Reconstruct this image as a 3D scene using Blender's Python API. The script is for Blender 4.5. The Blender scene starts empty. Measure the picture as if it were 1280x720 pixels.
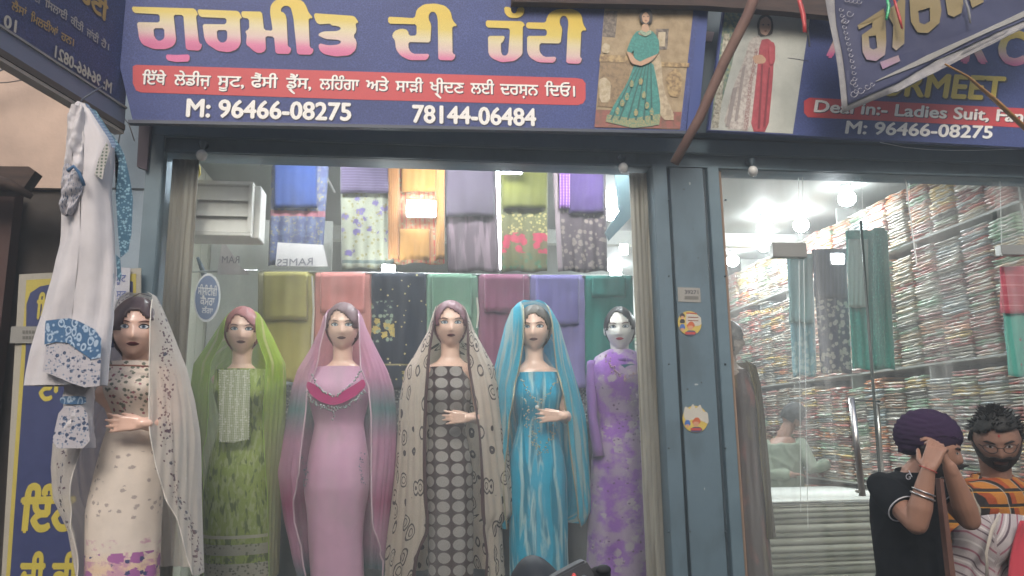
import bpy, bmesh, math, random
from mathutils import Vector, Matrix, noise
R = math.radians
rnd = random.Random(7)
sc = bpy.context.scene
col = sc.collection

# ---------------------------------------------------------------- camera, sky, sun, exposure
FOC = 960.0; YAW = R(7.4); PITCH = R(10.6); ROLL = R(-0.8)
CAM = Vector((0, -3.9, 1.6))
CROT = Matrix.Rotation(-YAW, 3, 'Z') @ Matrix.Rotation(R(90) + PITCH, 3, 'X') @ Matrix.Rotation(ROLL, 3, 'Z')
cam = bpy.data.cameras.new('camera'); camo = bpy.data.objects.new('camera', cam); col.objects.link(camo)
camo.matrix_world = Matrix.Translation(CAM) @ CROT.to_4x4()
cam.lens = 36 * FOC / 1280; cam.sensor_width = 36; cam.clip_end = 500; cam.clip_start = 0.05
sc.camera = camo

w = bpy.data.worlds.new('World'); sc.world = w; w.use_nodes = True
wn = w.node_tree.nodes; bg = wn['Background']
sky = wn.new('ShaderNodeTexSky'); sky.sky_type = 'NISHITA'; sky.sun_disc = False
SUN_EL, SUN_ROT = R(36), R(190)
sky.sun_elevation = SUN_EL; sky.sun_rotation = SUN_ROT; sky.air_density = 1.4; sky.dust_density = 4.0
w.node_tree.links.new(sky.outputs[0], bg.inputs[0]); bg.inputs[1].default_value = 0.12
sl = bpy.data.lights.new('sun', 'SUN'); sl.energy = 1.45; sl.angle = R(25); sl.color = (1, .975, .95)
so = bpy.data.objects.new('sun', sl); col.objects.link(so)
sdir = Vector((math.sin(SUN_ROT) * math.cos(SUN_EL), math.cos(SUN_ROT) * math.cos(SUN_EL), math.sin(SUN_EL)))
so.rotation_euler = sdir.to_track_quat('Z', 'Y').to_euler(); so.location = sdir * 20
sc.view_settings.view_transform = 'Standard'; sc.view_settings.look = 'None'
sc.view_settings.exposure = 0.82; sc.view_settings.gamma = 1

# ---------------------------------------------------------------- geometry helpers
def at(px, py, Y):
    """point of the vertical plane y = Y seen at photo pixel (px, py)"""
    d = CROT @ Vector(((px - 640) / FOC, (360 - py) / FOC, -1))
    return CAM + d * ((Y - CAM.y) / d.y)

def lin(c):
    if isinstance(c, str):
        c = c.lstrip('#'); c = [int(c[i:i + 2], 16) / 255 for i in (0, 2, 4)]
        return tuple((v / 12.92 if v <= .04045 else ((v + .055) / 1.055) ** 2.4) for v in c) + (1,)
    return tuple(c) + (1,) if len(c) == 3 else tuple(c)

class NT:
    def __init__(s, name):
        s.m = bpy.data.materials.new(name); s.m.use_nodes = True
        s.t = s.m.node_tree; s.n = s.t.nodes; s.p = s.n['Principled BSDF']; s.out = s.n['Material Output']
    def new(s, ty, **kw):
        nd = s.n.new(ty)
        for k, v in kw.items():
            if k.startswith('i_'):
                key = k[2:]; key = int(key) if key.isdigit() else key.replace('_', ' ')
                nd.inputs[key].default_value = v
            else: setattr(nd, k, v)
        return nd
    def link(s, a, b): s.t.links.new(a, b)
    def math(s, op, a, b=None, c=None):
        nd = s.new('ShaderNodeMath', operation=op)
        for i, v in enumerate((a, b, c)):
            if v is None: continue
            if isinstance(v, (int, float)): nd.inputs[i].default_value = v
            else: s.link(v, nd.inputs[i])
        return nd.outputs[0]
    def mix(s, f, a, b):
        nd = s.new('ShaderNodeMix', data_type='RGBA')
        for i, v in ((0, f), (6, a), (7, b)):
            if isinstance(v, (int, float)): nd.inputs[i].default_value = v
            elif isinstance(v, tuple): nd.inputs[i].default_value = v
            else: s.link(v, nd.inputs[i])
        return nd.outputs[2]
    def ramp(s, f, stops, interp='LINEAR'):
        nd = s.new('ShaderNodeValToRGB'); cr = nd.color_ramp; cr.interpolation = interp
        while len(cr.elements) < len(stops): cr.elements.new(.5)
        for e, (p, c) in zip(cr.elements, stops): e.position = p; e.color = lin(c)
        s.link(f, nd.inputs[0]); return nd.outputs[0]
    def coord(s, kind='Object', scale=(1, 1, 1)):
        tc = s.new('ShaderNodeTexCoord'); mp = s.new('ShaderNodeMapping'); mp.inputs['Scale'].default_value = scale
        s.link(tc.outputs[kind], mp.inputs[0]); return mp.outputs[0]
    def noise(s, vec, scale, detail=3, rough=.5):
        nd = s.new('ShaderNodeTexNoise', i_Scale=scale, i_Detail=detail, i_Roughness=rough)
        s.link(vec, nd.inputs['Vector']); return nd.outputs[0]
    def bump(s, h, strength=.3, dist=.01):
        nd = s.new('ShaderNodeBump'); nd.inputs['Strength'].default_value = strength; nd.inputs['Distance'].default_value = dist
        s.link(h, nd.inputs['Height']); s.link(nd.outputs[0], s.p.inputs['Normal'])

MC = {}
def plain(name, c, rough=.6, metal=0, var=.12, nscale=8, bump=0, bscale=200, emis=0, spec=.5, alpha=1, c2=None, scale=(1, 1, 1), coat=0, thr=(.35, .7)):
    if name in MC: return MC[name]
    k = NT(name); c = lin(c)
    v = k.coord(scale=scale)
    if c2 is not None:
        f = k.ramp(k.noise(v, nscale, 5, .6), [(thr[0], (0, 0, 0)), (thr[1], (1, 1, 1))]); cc = k.mix(f, c, lin(c2))
    elif var:
        d = tuple(max(0, x * (1 - var)) for x in c[:3]) + (1,); l = tuple(min(1, x * (1 + var)) for x in c[:3]) + (1,)
        cc = k.mix(k.noise(v, nscale, 4, .6), d, l)
    else: cc = None
    if cc is not None: k.link(cc, k.p.inputs['Base Color'])
    else: k.p.inputs['Base Color'].default_value = c
    k.p.inputs['Roughness'].default_value = rough; k.p.inputs['Metallic'].default_value = metal
    k.p.inputs['Specular IOR Level'].default_value = spec
    if coat: k.p.inputs['Coat Weight'].default_value = coat
    if emis: k.p.inputs['Emission Color'].default_value = c; k.p.inputs['Emission Strength'].default_value = emis
    if bump: k.bump(k.noise(v, bscale, 3), bump, .004)
    if alpha < 1: sheer(k, alpha)
    MC[name] = k.m; return k.m

def sheer(k, alpha, fac=None):
    tr = k.new('ShaderNodeBsdfTransparent'); mx = k.new('ShaderNodeMixShader')
    tl = k.new('ShaderNodeBsdfTranslucent'); m2 = k.new('ShaderNodeMixShader'); m2.inputs[0].default_value = .3
    src = k.p.inputs['Base Color']
    if src.is_linked: k.link(src.links[0].from_socket, tl.inputs[0])
    else: tl.inputs[0].default_value = src.default_value
    k.link(k.p.outputs[0], m2.inputs[1]); k.link(tl.outputs[0], m2.inputs[2])
    k.link(tr.outputs[0], mx.inputs[1]); k.link(m2.outputs[0], mx.inputs[2])
    if fac is None: mx.inputs[0].default_value = alpha
    else: k.link(fac, mx.inputs[0])
    k.link(mx.outputs[0], k.out.inputs[0])

def cloth(name, base, pats=(), rough=.85, alpha=1, weave=1, sheen=.2):
    """fabric: base colour, then printed / woven patterns laid on its UV (metres)"""
    if name in MC: return MC[name]
    k = NT(name); uv = k.coord('UV'); cc = lin(base)
    nz = k.noise(uv, 14, 4, .6)
    cc = k.mix(nz, tuple(x * .85 for x in cc[:3]) + (1,), tuple(min(1, x * 1.12) for x in cc[:3]) + (1,))
    sep = k.new('ShaderNodeSeparateXYZ'); k.link(uv, sep.inputs[0]); U, V = sep.outputs[0], sep.outputs[1]
    for p in pats:
        ty = p[0]; c = lin(p[1]); a = p[2:]
        if ty == 'grad':      # a: v0, v1  (dip-dye between two heights)
            f = k.math('SUBTRACT', V, a[0]); f = k.math('DIVIDE', f, a[1] - a[0]); nd = k.new('ShaderNodeClamp'); k.link(f, nd.inputs[0]); cc = k.mix(nd.outputs[0], cc, c); continue
        if ty == 'hump':      # a: v centre, half height
            f = k.math('ABSOLUTE', k.math('DIVIDE', k.math('SUBTRACT', V, a[0]), a[1])); f = k.math('MAXIMUM', k.math('SUBTRACT', 1, f), 0); f = k.math('MULTIPLY', f, a[2] if len(a) > 2 else 1); cc = k.mix(f, cc, c); continue
        if ty == 'band':      # a: v0, v1
            f = k.math('MULTIPLY', k.math('GREATER_THAN', V, a[0]), k.math('LESS_THAN', V, a[1])); cc = k.mix(f, cc, c); continue
        if ty == 'uband':
            f = k.math('MULTIPLY', k.math('GREATER_THAN', U, a[0]), k.math('LESS_THAN', U, a[1])); cc = k.mix(f, cc, c); continue
        if ty == 'dots':      # a: pitch, radius
            pu = k.math('SUBTRACT', k.math('FRACT', k.math('DIVIDE', U, a[0])), .5)
            pv = k.math('SUBTRACT', k.math('FRACT', k.math('DIVIDE', V, a[0])), .5)
            r = k.math('SQRT', k.math('ADD', k.math('MULTIPLY', pu, pu), k.math('MULTIPLY', pv, pv)))
            f = k.math('LESS_THAN', r, a[1]); cc = k.mix(f, cc, c); continue
        if ty in ('flower', 'ring', 'spot'):
            sc_ = a[0]; vo = k.new('ShaderNodeTexVoronoi', i_Scale=sc_); vo.inputs['Randomness'].default_value = a[2] if len(a) > 2 else .8
            if ty != 'ring':
                k.link(uv, vo.inputs['Vector'])
                wob = k.noise(uv, sc_ * 5, 2); d = k.math('ADD', vo.outputs['Distance'], k.math('MULTIPLY', k.math('SUBTRACT', wob, .5), .45 if ty == 'flower' else .1))
                f = k.math('LESS_THAN', d, a[1])
            else:
                wv = k.new('ShaderNodeMapping'); wv.inputs['Scale'].default_value = (1.4, .85, 1); k.link(uv, wv.inputs[0])
                nd = k.new('ShaderNodeTexNoise', i_Scale=9.0); k.link(uv, nd.inputs[0])
                mxv = k.new('ShaderNodeMix', data_type='VECTOR'); mxv.inputs[0].default_value = .03
                k.link(wv.outputs[0], mxv.inputs[4]); k.link(nd.outputs['Color'], mxv.inputs[5]); k.link(mxv.outputs[1], vo.inputs['Vector'])
                f = k.math('LESS_THAN', k.math('ABSOLUTE', k.math('SUBTRACT', vo.outputs['Distance'], a[1])), a[3] if len(a) > 3 else .035)
            if len(a) > 4 or (ty != 'ring' and len(a) > 3):   # limit in v
                v0, v1 = (a[4] if ty == 'ring' else a[3])
                f = k.math('MULTIPLY', f, k.math('MULTIPLY', k.math('GREATER_THAN', V, v0), k.math('LESS_THAN', V, v1)))
            if ty != 'ring' and len(a) > 4:
                f = k.math('MULTIPLY', f, k.math('MULTIPLY', k.math('GREATER_THAN', U, a[4][0]), k.math('LESS_THAN', U, a[4][1])))
            cc = k.mix(f, cc, c); continue
        if ty == 'streak':    # a: scale, thr, stretch (along V)
            mp = k.new('ShaderNodeMapping'); mp.inputs['Scale'].default_value = (1, a[2], 1); k.link(uv, mp.inputs[0])
            n2 = k.new('ShaderNodeTexNoise', i_Scale=a[0], i_Detail=3.0, i_Distortion=a[3] if len(a) > 3 else .4); k.link(mp.outputs[0], n2.inputs[0])
            f = k.ramp(n2.outputs[0], [(a[1] - .04, (0, 0, 0)), (a[1] + .04, (1, 1, 1))]); cc = k.mix(f, cc, c); continue
        if ty == 'vstripe' or ty == 'hstripe':   # a: pitch, duty
            f = k.math('LESS_THAN', k.math('FRACT', k.math('DIVIDE', U if ty == 'vstripe' else V, a[0])), a[1]); cc = k.mix(f, cc, c); continue
        if ty == 'blotch':
            f = k.ramp(k.noise(uv, a[0], 5, .65), [(a[1] - .05, (0, 0, 0)), (a[1] + .05, (1, 1, 1))])
            if len(a) > 2: f = k.math('MULTIPLY', f, k.math('MULTIPLY', k.math('GREATER_THAN', V, a[2][0]), k.math('LESS_THAN', V, a[2][1])))
            cc = k.mix(f, cc, c); continue
    k.link(cc, k.p.inputs['Base Color'])
    k.p.inputs['Roughness'].default_value = rough; k.p.inputs['Sheen Weight'].default_value = sheen
    k.p.inputs['Specular IOR Level'].default_value = .25
    if weave: k.bump(k.noise(uv, 260, 2), .25, .002)
    if alpha < 1: sheer(k, alpha)
    MC[name] = k.m; return k.m

WLOC = {}
def mesh_from(name, bm, smooth=False):
    me = bpy.data.meshes.new(name)
    if smooth:
        for f in bm.faces: f.smooth = True
    bm.normal_update(); bm.to_mesh(me); bm.free(); return me

def link(name, me, mat, parent=None, origin=None):
    """world-space mesh -> object; its origin is moved to the parent thing's base or to its own base"""
    if parent is not None: org = WLOC[parent.name]
    elif origin is not None: org = Vector(origin)
    else:
        xs = [v.co for v in me.vertices]; org = Vector(((min(v.x for v in xs) + max(v.x for v in xs)) / 2, (min(v.y for v in xs) + max(v.y for v in xs)) / 2, min(v.z for v in xs)))
    me.transform(Matrix.Translation(-org))
    o = bpy.data.objects.new(name, me)
    if mat is not None:
        for mm in (mat if isinstance(mat, (list, tuple)) else [mat]): me.materials.append(mm)
    col.objects.link(o)
    if parent is None: o.location = org
    else: o.parent = parent
    WLOC[o.name] = org
    return o

def obj(name, bm, mat, parent=None, smooth=False, label=None, origin=None):
    o = link(name, mesh_from(name, bm, smooth), mat, parent, origin)
    if label: o['label'] = label
    return o

def tag(o, label, cat, group=None, kind=None):
    o['label'] = label; o['category'] = cat
    if group: o['group'] = group
    if kind: o['kind'] = kind
    return o

def struct(name, bm, mat, parent=None, smooth=False):
    o = obj(name, bm, mat, parent, smooth)
    if parent is None: o['kind'] = 'structure'
    return o

def thing(name, label, cat, loc, group=None):
    o = bpy.data.objects.new(name, None); col.objects.link(o); o.location = loc
    o.empty_display_size = .1
    WLOC[o.name] = Vector(loc); return tag(o, label, cat, group)

def BM(): return bmesh.new()
def box(bm, x0, x1, y0, y1, z0, z1, bev=0):
    b2 = bmesh.new() if bev else bm
    vs = [b2.verts.new((x, y, z)) for z in (z0, z1) for y in (y0, y1) for x in (x0, x1)]
    for f in ((0, 2, 3, 1), (4, 5, 7, 6), (0, 1, 5, 4), (2, 6, 7, 3), (0, 4, 6, 2), (1, 3, 7, 5)): b2.faces.new([vs[i] for i in f])
    if bev:
        bmesh.ops.bevel(b2, geom=b2.edges[:], offset=bev, segments=2, affect='EDGES')
        me = bpy.data.meshes.new('t'); b2.to_mesh(me); b2.free(); bm.from_mesh(me); bpy.data.meshes.remove(me)
    return bm

def quadbox(bm, pts, y0, y1):
    """prism: polygon of (x, z) points, between y0 and y1"""
    a = [bm.verts.new((x, y0, z)) for x, z in pts]; b = [bm.verts.new((x, y1, z)) for x, z in pts]
    bm.faces.new(a[::-1]); bm.faces.new(b); n = len(a)
    for i in range(n): bm.faces.new((a[i], a[(i + 1) % n], b[(i + 1) % n], b[i]))
    bmesh.ops.recalc_face_normals(bm, faces=bm.faces); return bm

def pxprism(bm, pix, Y, d):
    return quadbox(bm, [(at(x, y, Y).x, at(x, y, Y).z) for x, y in pix], Y, Y + d)

def tube(bm, pts, rad, seg=10, cap=True, flat=None):
    """tapered tube through pts with one radius each; flat = squash factor pairs (a, b)"""
    pts = [Vector(p) for p in pts]
    if isinstance(rad, (int, float)): rad = [rad] * len(pts)
    rings = []; up = Vector((0, 0, 1))
    if abs((pts[-1] - pts[0]).normalized().z) > .9: up = Vector((0, 1, 0))
    for i, p in enumerate(pts):
        t = (pts[min(i + 1, len(pts) - 1)] - pts[max(i - 1, 0)]).normalized()
        a = t.cross(up).normalized(); b = a.cross(t).normalized()
        f = flat or (1, 1)
        rings.append([bm.verts.new(p + (a * math.cos(2 * math.pi * j / seg) * f[0] + b * math.sin(2 * math.pi * j / seg) * f[1]) * rad[i]) for j in range(seg)])
    for r0, r1 in zip(rings, rings[1:]):
        for j in range(seg): bm.faces.new((r0[j], r0[(j + 1) % seg], r1[(j + 1) % seg], r1[j]))
    if cap: bm.faces.new(rings[0][::-1]); bm.faces.new(rings[-1])
    return bm

def cappedtube(bm, pts, rad, seg=12):
    """tube with rounded ends"""
    pts = [Vector(p) for p in pts]
    if isinstance(rad, (int, float)): rad = [rad] * len(pts)
    a = (pts[0] - pts[1]).normalized(); b = (pts[-1] - pts[-2]).normalized()
    P = [pts[0] + a * rad[0] * .95, pts[0] + a * rad[0] * .6] + pts + [pts[-1] + b * rad[-1] * .6, pts[-1] + b * rad[-1] * .95]
    Q = [rad[0] * .3, rad[0] * .8] + list(rad) + [rad[-1] * .8, rad[-1] * .3]
    return tube(bm, P, Q, seg)

def ellip(bm, c, r, rot=None, seg=16):
    m = Matrix.Translation(c) @ (rot.to_4x4() if rot else Matrix.Identity(4)) @ Matrix.Diagonal((*r, 1))
    bmesh.ops.create_uvsphere(bm, u_segments=seg, v_segments=max(6, seg * 2 // 3), radius=1, matrix=m); return bm

def disc(bm, c, r, y0, y1, seg=24, rz=1):
    return quadbox(bm, [(c[0] + r * math.cos(2 * math.pi * i / seg), c[1] + r * rz * math.sin(2 * math.pi * i / seg)) for i in range(seg)], y0, y1)

def fuse(bm, vox=.007, smooth=2, name='t'):
    me = bpy.data.meshes.new(name); bmesh.ops.recalc_face_normals(bm, faces=bm.faces); bm.to_mesh(me); bm.free()
    o = bpy.data.objects.new(name, me); col.objects.link(o)
    m = o.modifiers.new('r', 'REMESH'); m.mode = 'VOXEL'; m.voxel_size = vox; m.use_smooth_shade = True
    s = o.modifiers.new('s', 'SMOOTH'); s.iterations = smooth; s.factor = .5
    bpy.context.view_layer.update()
    r = bpy.data.meshes.new_from_object(o.evaluated_get(bpy.context.evaluated_depsgraph_get()))
    bpy.data.objects.remove(o); bpy.data.meshes.remove(me)
    r.polygons.foreach_set('use_smooth', [True] * len(r.polygons)); r.materials.clear(); return r

def wrinkle(me, amp=.004, sc_=9, st=(1, 1, 1)):
    me.calc_loop_triangles() if hasattr(me, 'calc_loop_triangles') else None
    ns = [v.normal.copy() for v in me.vertices]
    for v, n in zip(me.vertices, ns):
        q = Vector((v.co.x * st[0], v.co.y * st[1], v.co.z * st[2])) * sc_
        w_ = 1 - abs(noise.noise(q) * 2.2); v.co += n * amp * (w_ * w_ * (1 if w_ > 0 else -1) + .6 * noise.noise(q * 2.3))
    return me

def grid(rows, uvs=None, name='g', thick=0, closed=False):
    """surface through rows of points, with UV; optional thickness along normals"""
    bm = bmesh.new(); L = bm.loops.layers.uv.new('UV'); nr, nc = len(rows), len(rows[0])
    V = [[bm.verts.new(p) for p in r] for r in rows]
    for i in range(nr - 1):
        for j in range(nc - 1 if not closed else nc):
            j2 = (j + 1) % nc
            try: f = bm.faces.new((V[i][j], V[i + 1][j], V[i + 1][j2], V[i][j2]))
            except ValueError: continue
            f.smooth = True
            if uvs:
                jj = j + 1
                for lp, (a, b) in zip(f.loops, ((i, j), (i + 1, j), (i + 1, jj), (i, jj))):
                    lp[L].uv = uvs[a][b]
    if thick:
        bmesh.ops.recalc_face_normals(bm, faces=bm.faces)
        bmesh.ops.solidify(bm, geom=bm.faces[:], thickness=thick)
        for f in bm.faces: f.smooth = True
    return bm

def interp(tab, t):
    """tab: [(t, a, b, ...)] sorted by t; smooth interpolation"""
    if t <= tab[0][0]: return list(tab[0][1:])
    for p, q in zip(tab, tab[1:]):
        if t <= q[0]:
            f = (t - p[0]) / (q[0] - p[0]); return [a + (b - a) * f for a, b in zip(p[1:], q[1:])]
    return list(tab[-1][1:])

# ---------------------------------------------------------------- lettering
from mathutils.geometry import delaunay_2d_cdt
def refill(me):
    """fill glyph outlines by winding number (glyph contours of the script overlap each other)"""
    nb = {}
    for e in me.edges: a, b = e.vertices; nb.setdefault(a, []).append(b); nb.setdefault(b, []).append(a)
    co = [v.co.to_2d() for v in me.vertices]; seen = set(); loops = []
    eset = {}
    for e in me.edges: eset[e.vertices[0]] = e.vertices[1]
    for s in list(eset):
        if s in seen: continue
        lp = [s]; seen.add(s); c = eset[s]
        while c != s and c not in seen: lp.append(c); seen.add(c); c = eset.get(c, s)
        if len(lp) > 2: loops.append(lp)
    out = bmesh.new()
    # work one cluster of touching contours at a time
    boxes = [[min(co[i].x for i in l), max(co[i].x for i in l), [l]] for l in loops]; boxes.sort(key=lambda b: b[0]); cl = []
    for b in boxes:
        if cl and b[0] <= cl[-1][1]: cl[-1][1] = max(cl[-1][1], b[1]); cl[-1][2] += b[2]
        else: cl.append(b)
    for _, _, ls in cl:
        vs, es = [], []
        for l in ls:
            n0 = len(vs); vs += [co[i] for i in l]; es += [(n0 + i, n0 + (i + 1) % len(l)) for i in range(len(l))]
        r = delaunay_2d_cdt(vs, es, [], 0, 1e-6); V2, F2 = r[0], r[2]; bv = [None] * len(V2)
        for f in F2:
            c = (V2[f[0]] + V2[f[1]] + V2[f[2]]) / 3; wn = 0
            for l in ls:
                for i in range(len(l)):
                    a, b = co[l[i]], co[l[(i + 1) % len(l)]]
                    if (a.y <= c.y) != (b.y <= c.y):
                        s_ = (b.x - a.x) * (c.y - a.y) - (c.x - a.x) * (b.y - a.y)
                        if a.y <= c.y and s_ > 0: wn += 1
                        elif a.y > c.y and s_ < 0: wn -= 1
            if wn:
                for k in f:
                    if bv[k] is None: bv[k] = out.verts.new((V2[k].x, V2[k].y, 0))
                try: out.faces.new([bv[k] for k in f])
                except ValueError: pass
    m2 = bpy.data.meshes.new('t'); out.to_mesh(m2); out.free(); bpy.data.meshes.remove(me); return m2
def text_mesh(s, bold=0, extr=.001, shear=0):
    gur = any(ord(ch) > 0xA00 for ch in s); b2 = bold * (1 if gur else .62); bold = 0
    c = bpy.data.curves.new('t', 'FONT'); c.body = s; c.offset = bold; c.shear = shear; c.resolution_u = 3
    c.fill_mode = 'NONE'
    o = bpy.data.objects.new('t', c); col.objects.link(o); bpy.context.view_layer.update()
    me = bpy.data.meshes.new_from_object(o.evaluated_get(bpy.context.evaluated_depsgraph_get()))
    bpy.data.objects.remove(o); bpy.data.curves.remove(c); me.materials.clear()
    me = refill(me)
    if b2:                                            # heavier strokes: shifted copies, each a hair behind the last
        bm = bmesh.new(); bm.from_mesh(me); base = bm.verts[:] + bm.edges[:] + bm.faces[:]
        for k, (dx, dy) in enumerate(((1, 0), (-1, 0), (0, 1), (0, -1), (.7, .7), (-.7, .7))):
            r = bmesh.ops.duplicate(bm, geom=base); vv = [e for e in r['geom'] if isinstance(e, bmesh.types.BMVert)]
            bmesh.ops.translate(bm, verts=vv, vec=(dx * b2 * 1.5, dy * b2 * 1.3, -.0001 * (k + 1)))
        bm.to_mesh(me); bm.free()
    return me

def lettering(s, pL, pR, hpx, Y, mat, parent, unit=.69, bold=.0, shear=0, mirror=False, name='lettering'):
    """text whose left/right baseline ends are photo pixels pL, pR on plane y=Y; hpx = letter height in pixels"""
    me = text_mesh(s, bold, shear=shear)
    xs = [v.co.x for v in me.vertices]; x0, x1 = min(xs), max(xs)
    A, B = at(*pL, Y), at(*pR, Y); T = at(pL[0], pL[1] - hpx, Y)
    if mirror: A, B = B, A
    up = Vector((0, 0, (T - at(*pL, Y)).z / unit)); ax = (B - A) / (x1 - x0)
    for v in me.vertices:
        v.co = A + ax * (v.co.x - x0) + up * v.co.y + Vector((0, -v.co.z, 0))
    return link(name, me, mat, parent)

def lettering3(s, A, B, up, mat, parent, bold=0, unit=.69, name='lettering', mirror=False):
    me = text_mesh(s, bold); xs = [v.co.x for v in me.vertices]; x0, x1 = min(xs), max(xs)
    A, B, up = Vector(A), Vector(B), Vector(up)
    if mirror: A, B = B, A
    nn = (B - A).cross(up).normalized()
    for v in me.vertices: v.co = A + (B - A) * ((v.co.x - x0) / (x1 - x0)) + up * (v.co.y / unit) + nn * v.co.z
    return link(name, me, mat, parent)

def outline(name, polys, conv, mat, parent):
    """flat letters from outlines with holes; conv maps a traced point to 3-D"""
    c = bpy.data.curves.new('t', 'CURVE'); c.dimensions = '2D'; c.fill_mode = 'BOTH'
    for pl in polys:
        s = c.splines.new('POLY'); s.points.add(len(pl) - 1); s.use_cyclic_u = True
        for p, (x, y) in zip(s.points, pl): p.co = (x, -y, 0, 1)
    o = bpy.data.objects.new('t', c); col.objects.link(o); bpy.context.view_layer.update()
    me = bpy.data.meshes.new_from_object(o.evaluated_get(bpy.context.evaluated_depsgraph_get()))
    bpy.data.objects.remove(o); bpy.data.curves.remove(c)
    for v in me.vertices: v.co = conv(v.co.x, -v.co.y)
    me.materials.clear(); return link(name, me, mat, parent)

def smoothpoly(p, it=1):
    if not it: return p
    for _ in range(it):
        q = []
        for a, b in zip(p, p[1:] + p[:1]):
            q += [(a[0] * .82 + b[0] * .18, a[1] * .82 + b[1] * .18), (a[0] * .18 + b[0] * .82, a[1] * .18 + b[1] * .82)]
        p = q
    return p

def patch(name, pix, Y, mat, parent, sm=0):
    """flat printed shape on plane y=Y"""
    return outline(name, [smoothpoly(pix, sm) if sm else pix], lambda x, y: at(x, y, Y), mat, parent)
# ---------------------------------------------------------------- the setting
ZG = 0.0
m_road = plain('road_dust', '#6f6a66', .9, c2='#5a5652', nscale=3, bump=.3)
bm = BM(); box(bm, -15, 15, -15, 15, -.3, 0); struct('ground', bm, m_road)
m_step = plain('step_stone', '#8d8780', .8, bump=.2)
bm = BM(); box(bm, -3.2, 5.2, -.35, .3, 0.004, .16); struct('shop_step', bm, m_step)
# room behind the glass
X0, X1, YB, ZC, ZF = -1.52, 3.62, 5.2, 3.5, .16
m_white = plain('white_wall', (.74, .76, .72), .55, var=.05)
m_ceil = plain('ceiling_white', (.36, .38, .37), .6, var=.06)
m_tile = plain('floor_tile', (.55, .52, .47), .25)
bm = BM(); box(bm, X0 - .1, X1 + .1, .3, YB, .0, ZF); struct('shop_floor', bm, m_tile)
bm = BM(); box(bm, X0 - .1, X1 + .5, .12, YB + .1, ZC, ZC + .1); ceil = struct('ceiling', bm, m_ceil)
bm = BM(); box(bm, X0 - .1, X0, .12, YB, ZF, ZC - .002); wl = struct('interior_wall', bm, m_white)
for i in range(26):                                # cream wall panels on the left wall
    bm = BM(); y = .14 + i * .19; box(bm, X0 + .001, X0 + .014, y, y + .182, ZF, ZC - .01, .004); obj('panel', bm, plain('cream_panel', (.62, .62, .52), .4, var=.05), wl)
bm = BM(); box(bm, X0 - .1, X1 + .5, YB, YB + .1, ZF, ZC - .002); struct('back_wall', bm, m_white)
bm = BM(); box(bm, X1 + .36, X1 + .46, .12, YB, ZF, ZC - .002); struct('side_wall', bm, m_white)
# house front round the shop
m_plaster = plain('old_plaster', '#c4ac9c', .9, c2='#a59083', nscale=2.2, bump=.4, bscale=30)
m_dark = plain('dark_plaster', '#4a4440', .9, c2='#2f2b29', nscale=3, bump=.3, bscale=30)
zt = at(60, 235, .35).z
bm = BM(); box(bm, -5.5, X0 - .35, .35, .6, zt, 5.5); struct('upper_wall', bm, m_plaster)
bm = BM(); box(bm, -5.5, X0 - .35, .38, .6, 0, zt - .004); struct('lower_wall', bm, m_dark)
m_bluewall = plain('pale_blue_wall', '#8d9ba6', .7, c2='#7d8b97', nscale=4, bump=.15, bscale=60)
xa, xb = at(120, 250, .02).x, at(196, 250, .02).x
bm = BM(); box(bm, xa - .12, xb, .02, .34, 0, 3.35); bw = struct('blue_wall', bm, m_bluewall)
bm = BM(); z = at(160, 236, .02).z; box(bm, xa - .12, xb, .017, .0195, z - .006, z + .004); obj('seam', bm, plain('seam_dark', '#3d444a', .8), bw)
bm = BM(); box(bm, -5.5, 8, .36, .6, 3.75, 6.5); box(bm, X1 + .7, 9, .12, .36, 0, 3.7); struct('house_front', bm, plain('grey_render', '#6b6763', .9, c2='#4e4a47', nscale=2))
# the other side of the lane
bm = BM(); box(bm, -14, 14, -9.6, -9.2, 0, 6.2)
struct('opposite_wall', bm, plain('opposite_render', '#6f675f', .9, c2='#4d4741', nscale=1.5))

# ---------------------------------------------------------------- steel shop frame
m_steel = plain('blue_grey_paint', '#586b76', .45, c2='#46545b', nscale=7, bump=.12, bscale=40, thr=(.5, .8), scale=(1, 1, .45))
m_steeld = plain('dark_blue_paint', '#3d4c55', .5, c2='#34424a', nscale=6)
m_steell = plain('light_blue_paint', '#627680', .4, c2='#566973', nscale=6)
fr = thing('storefront', 'blue grey painted steel storefront around the shop windows under the signs', 'storefront', (0, 0, .16))
zb = at(560, 203, -.02).z; zt2 = at(560, 158, -.1).z
xl = at(196, 300, 0).x; xp0 = at(821, 300, 0).x; xp1 = at(900, 300, 0).x
bm = BM(); box(bm, xl - .03, 5.2, -.04, .1, zb, zb + .34); obj('header_beam', bm, m_steel, fr)
bm = BM(); box(bm, xl - .03, 5.2, -.075, -.042, zb + .075, zb + .16, .006); obj('beam_ledge', bm, m_steell, fr)
bm = BM(); box(bm, xl - .03, 5.2, -.07, -.042, zb + .17, zb + .33, .004); obj('beam_box', bm, m_steel, fr)
bm = BM(); box(bm, xl - .03, 5.2, -.055, -.042, zb + .003, zb + .012); obj('beam_lip', bm, m_steell, fr)
# left post
a, b = at(176, 300, -.06).x, at(197, 300, -.06).x
bm = BM(); box(bm, a, b, -.07, .0, .16, zt2 + .1, .004); obj('post', bm, m_steell, fr, label='narrow pale blue post at the left of the window')
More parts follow.
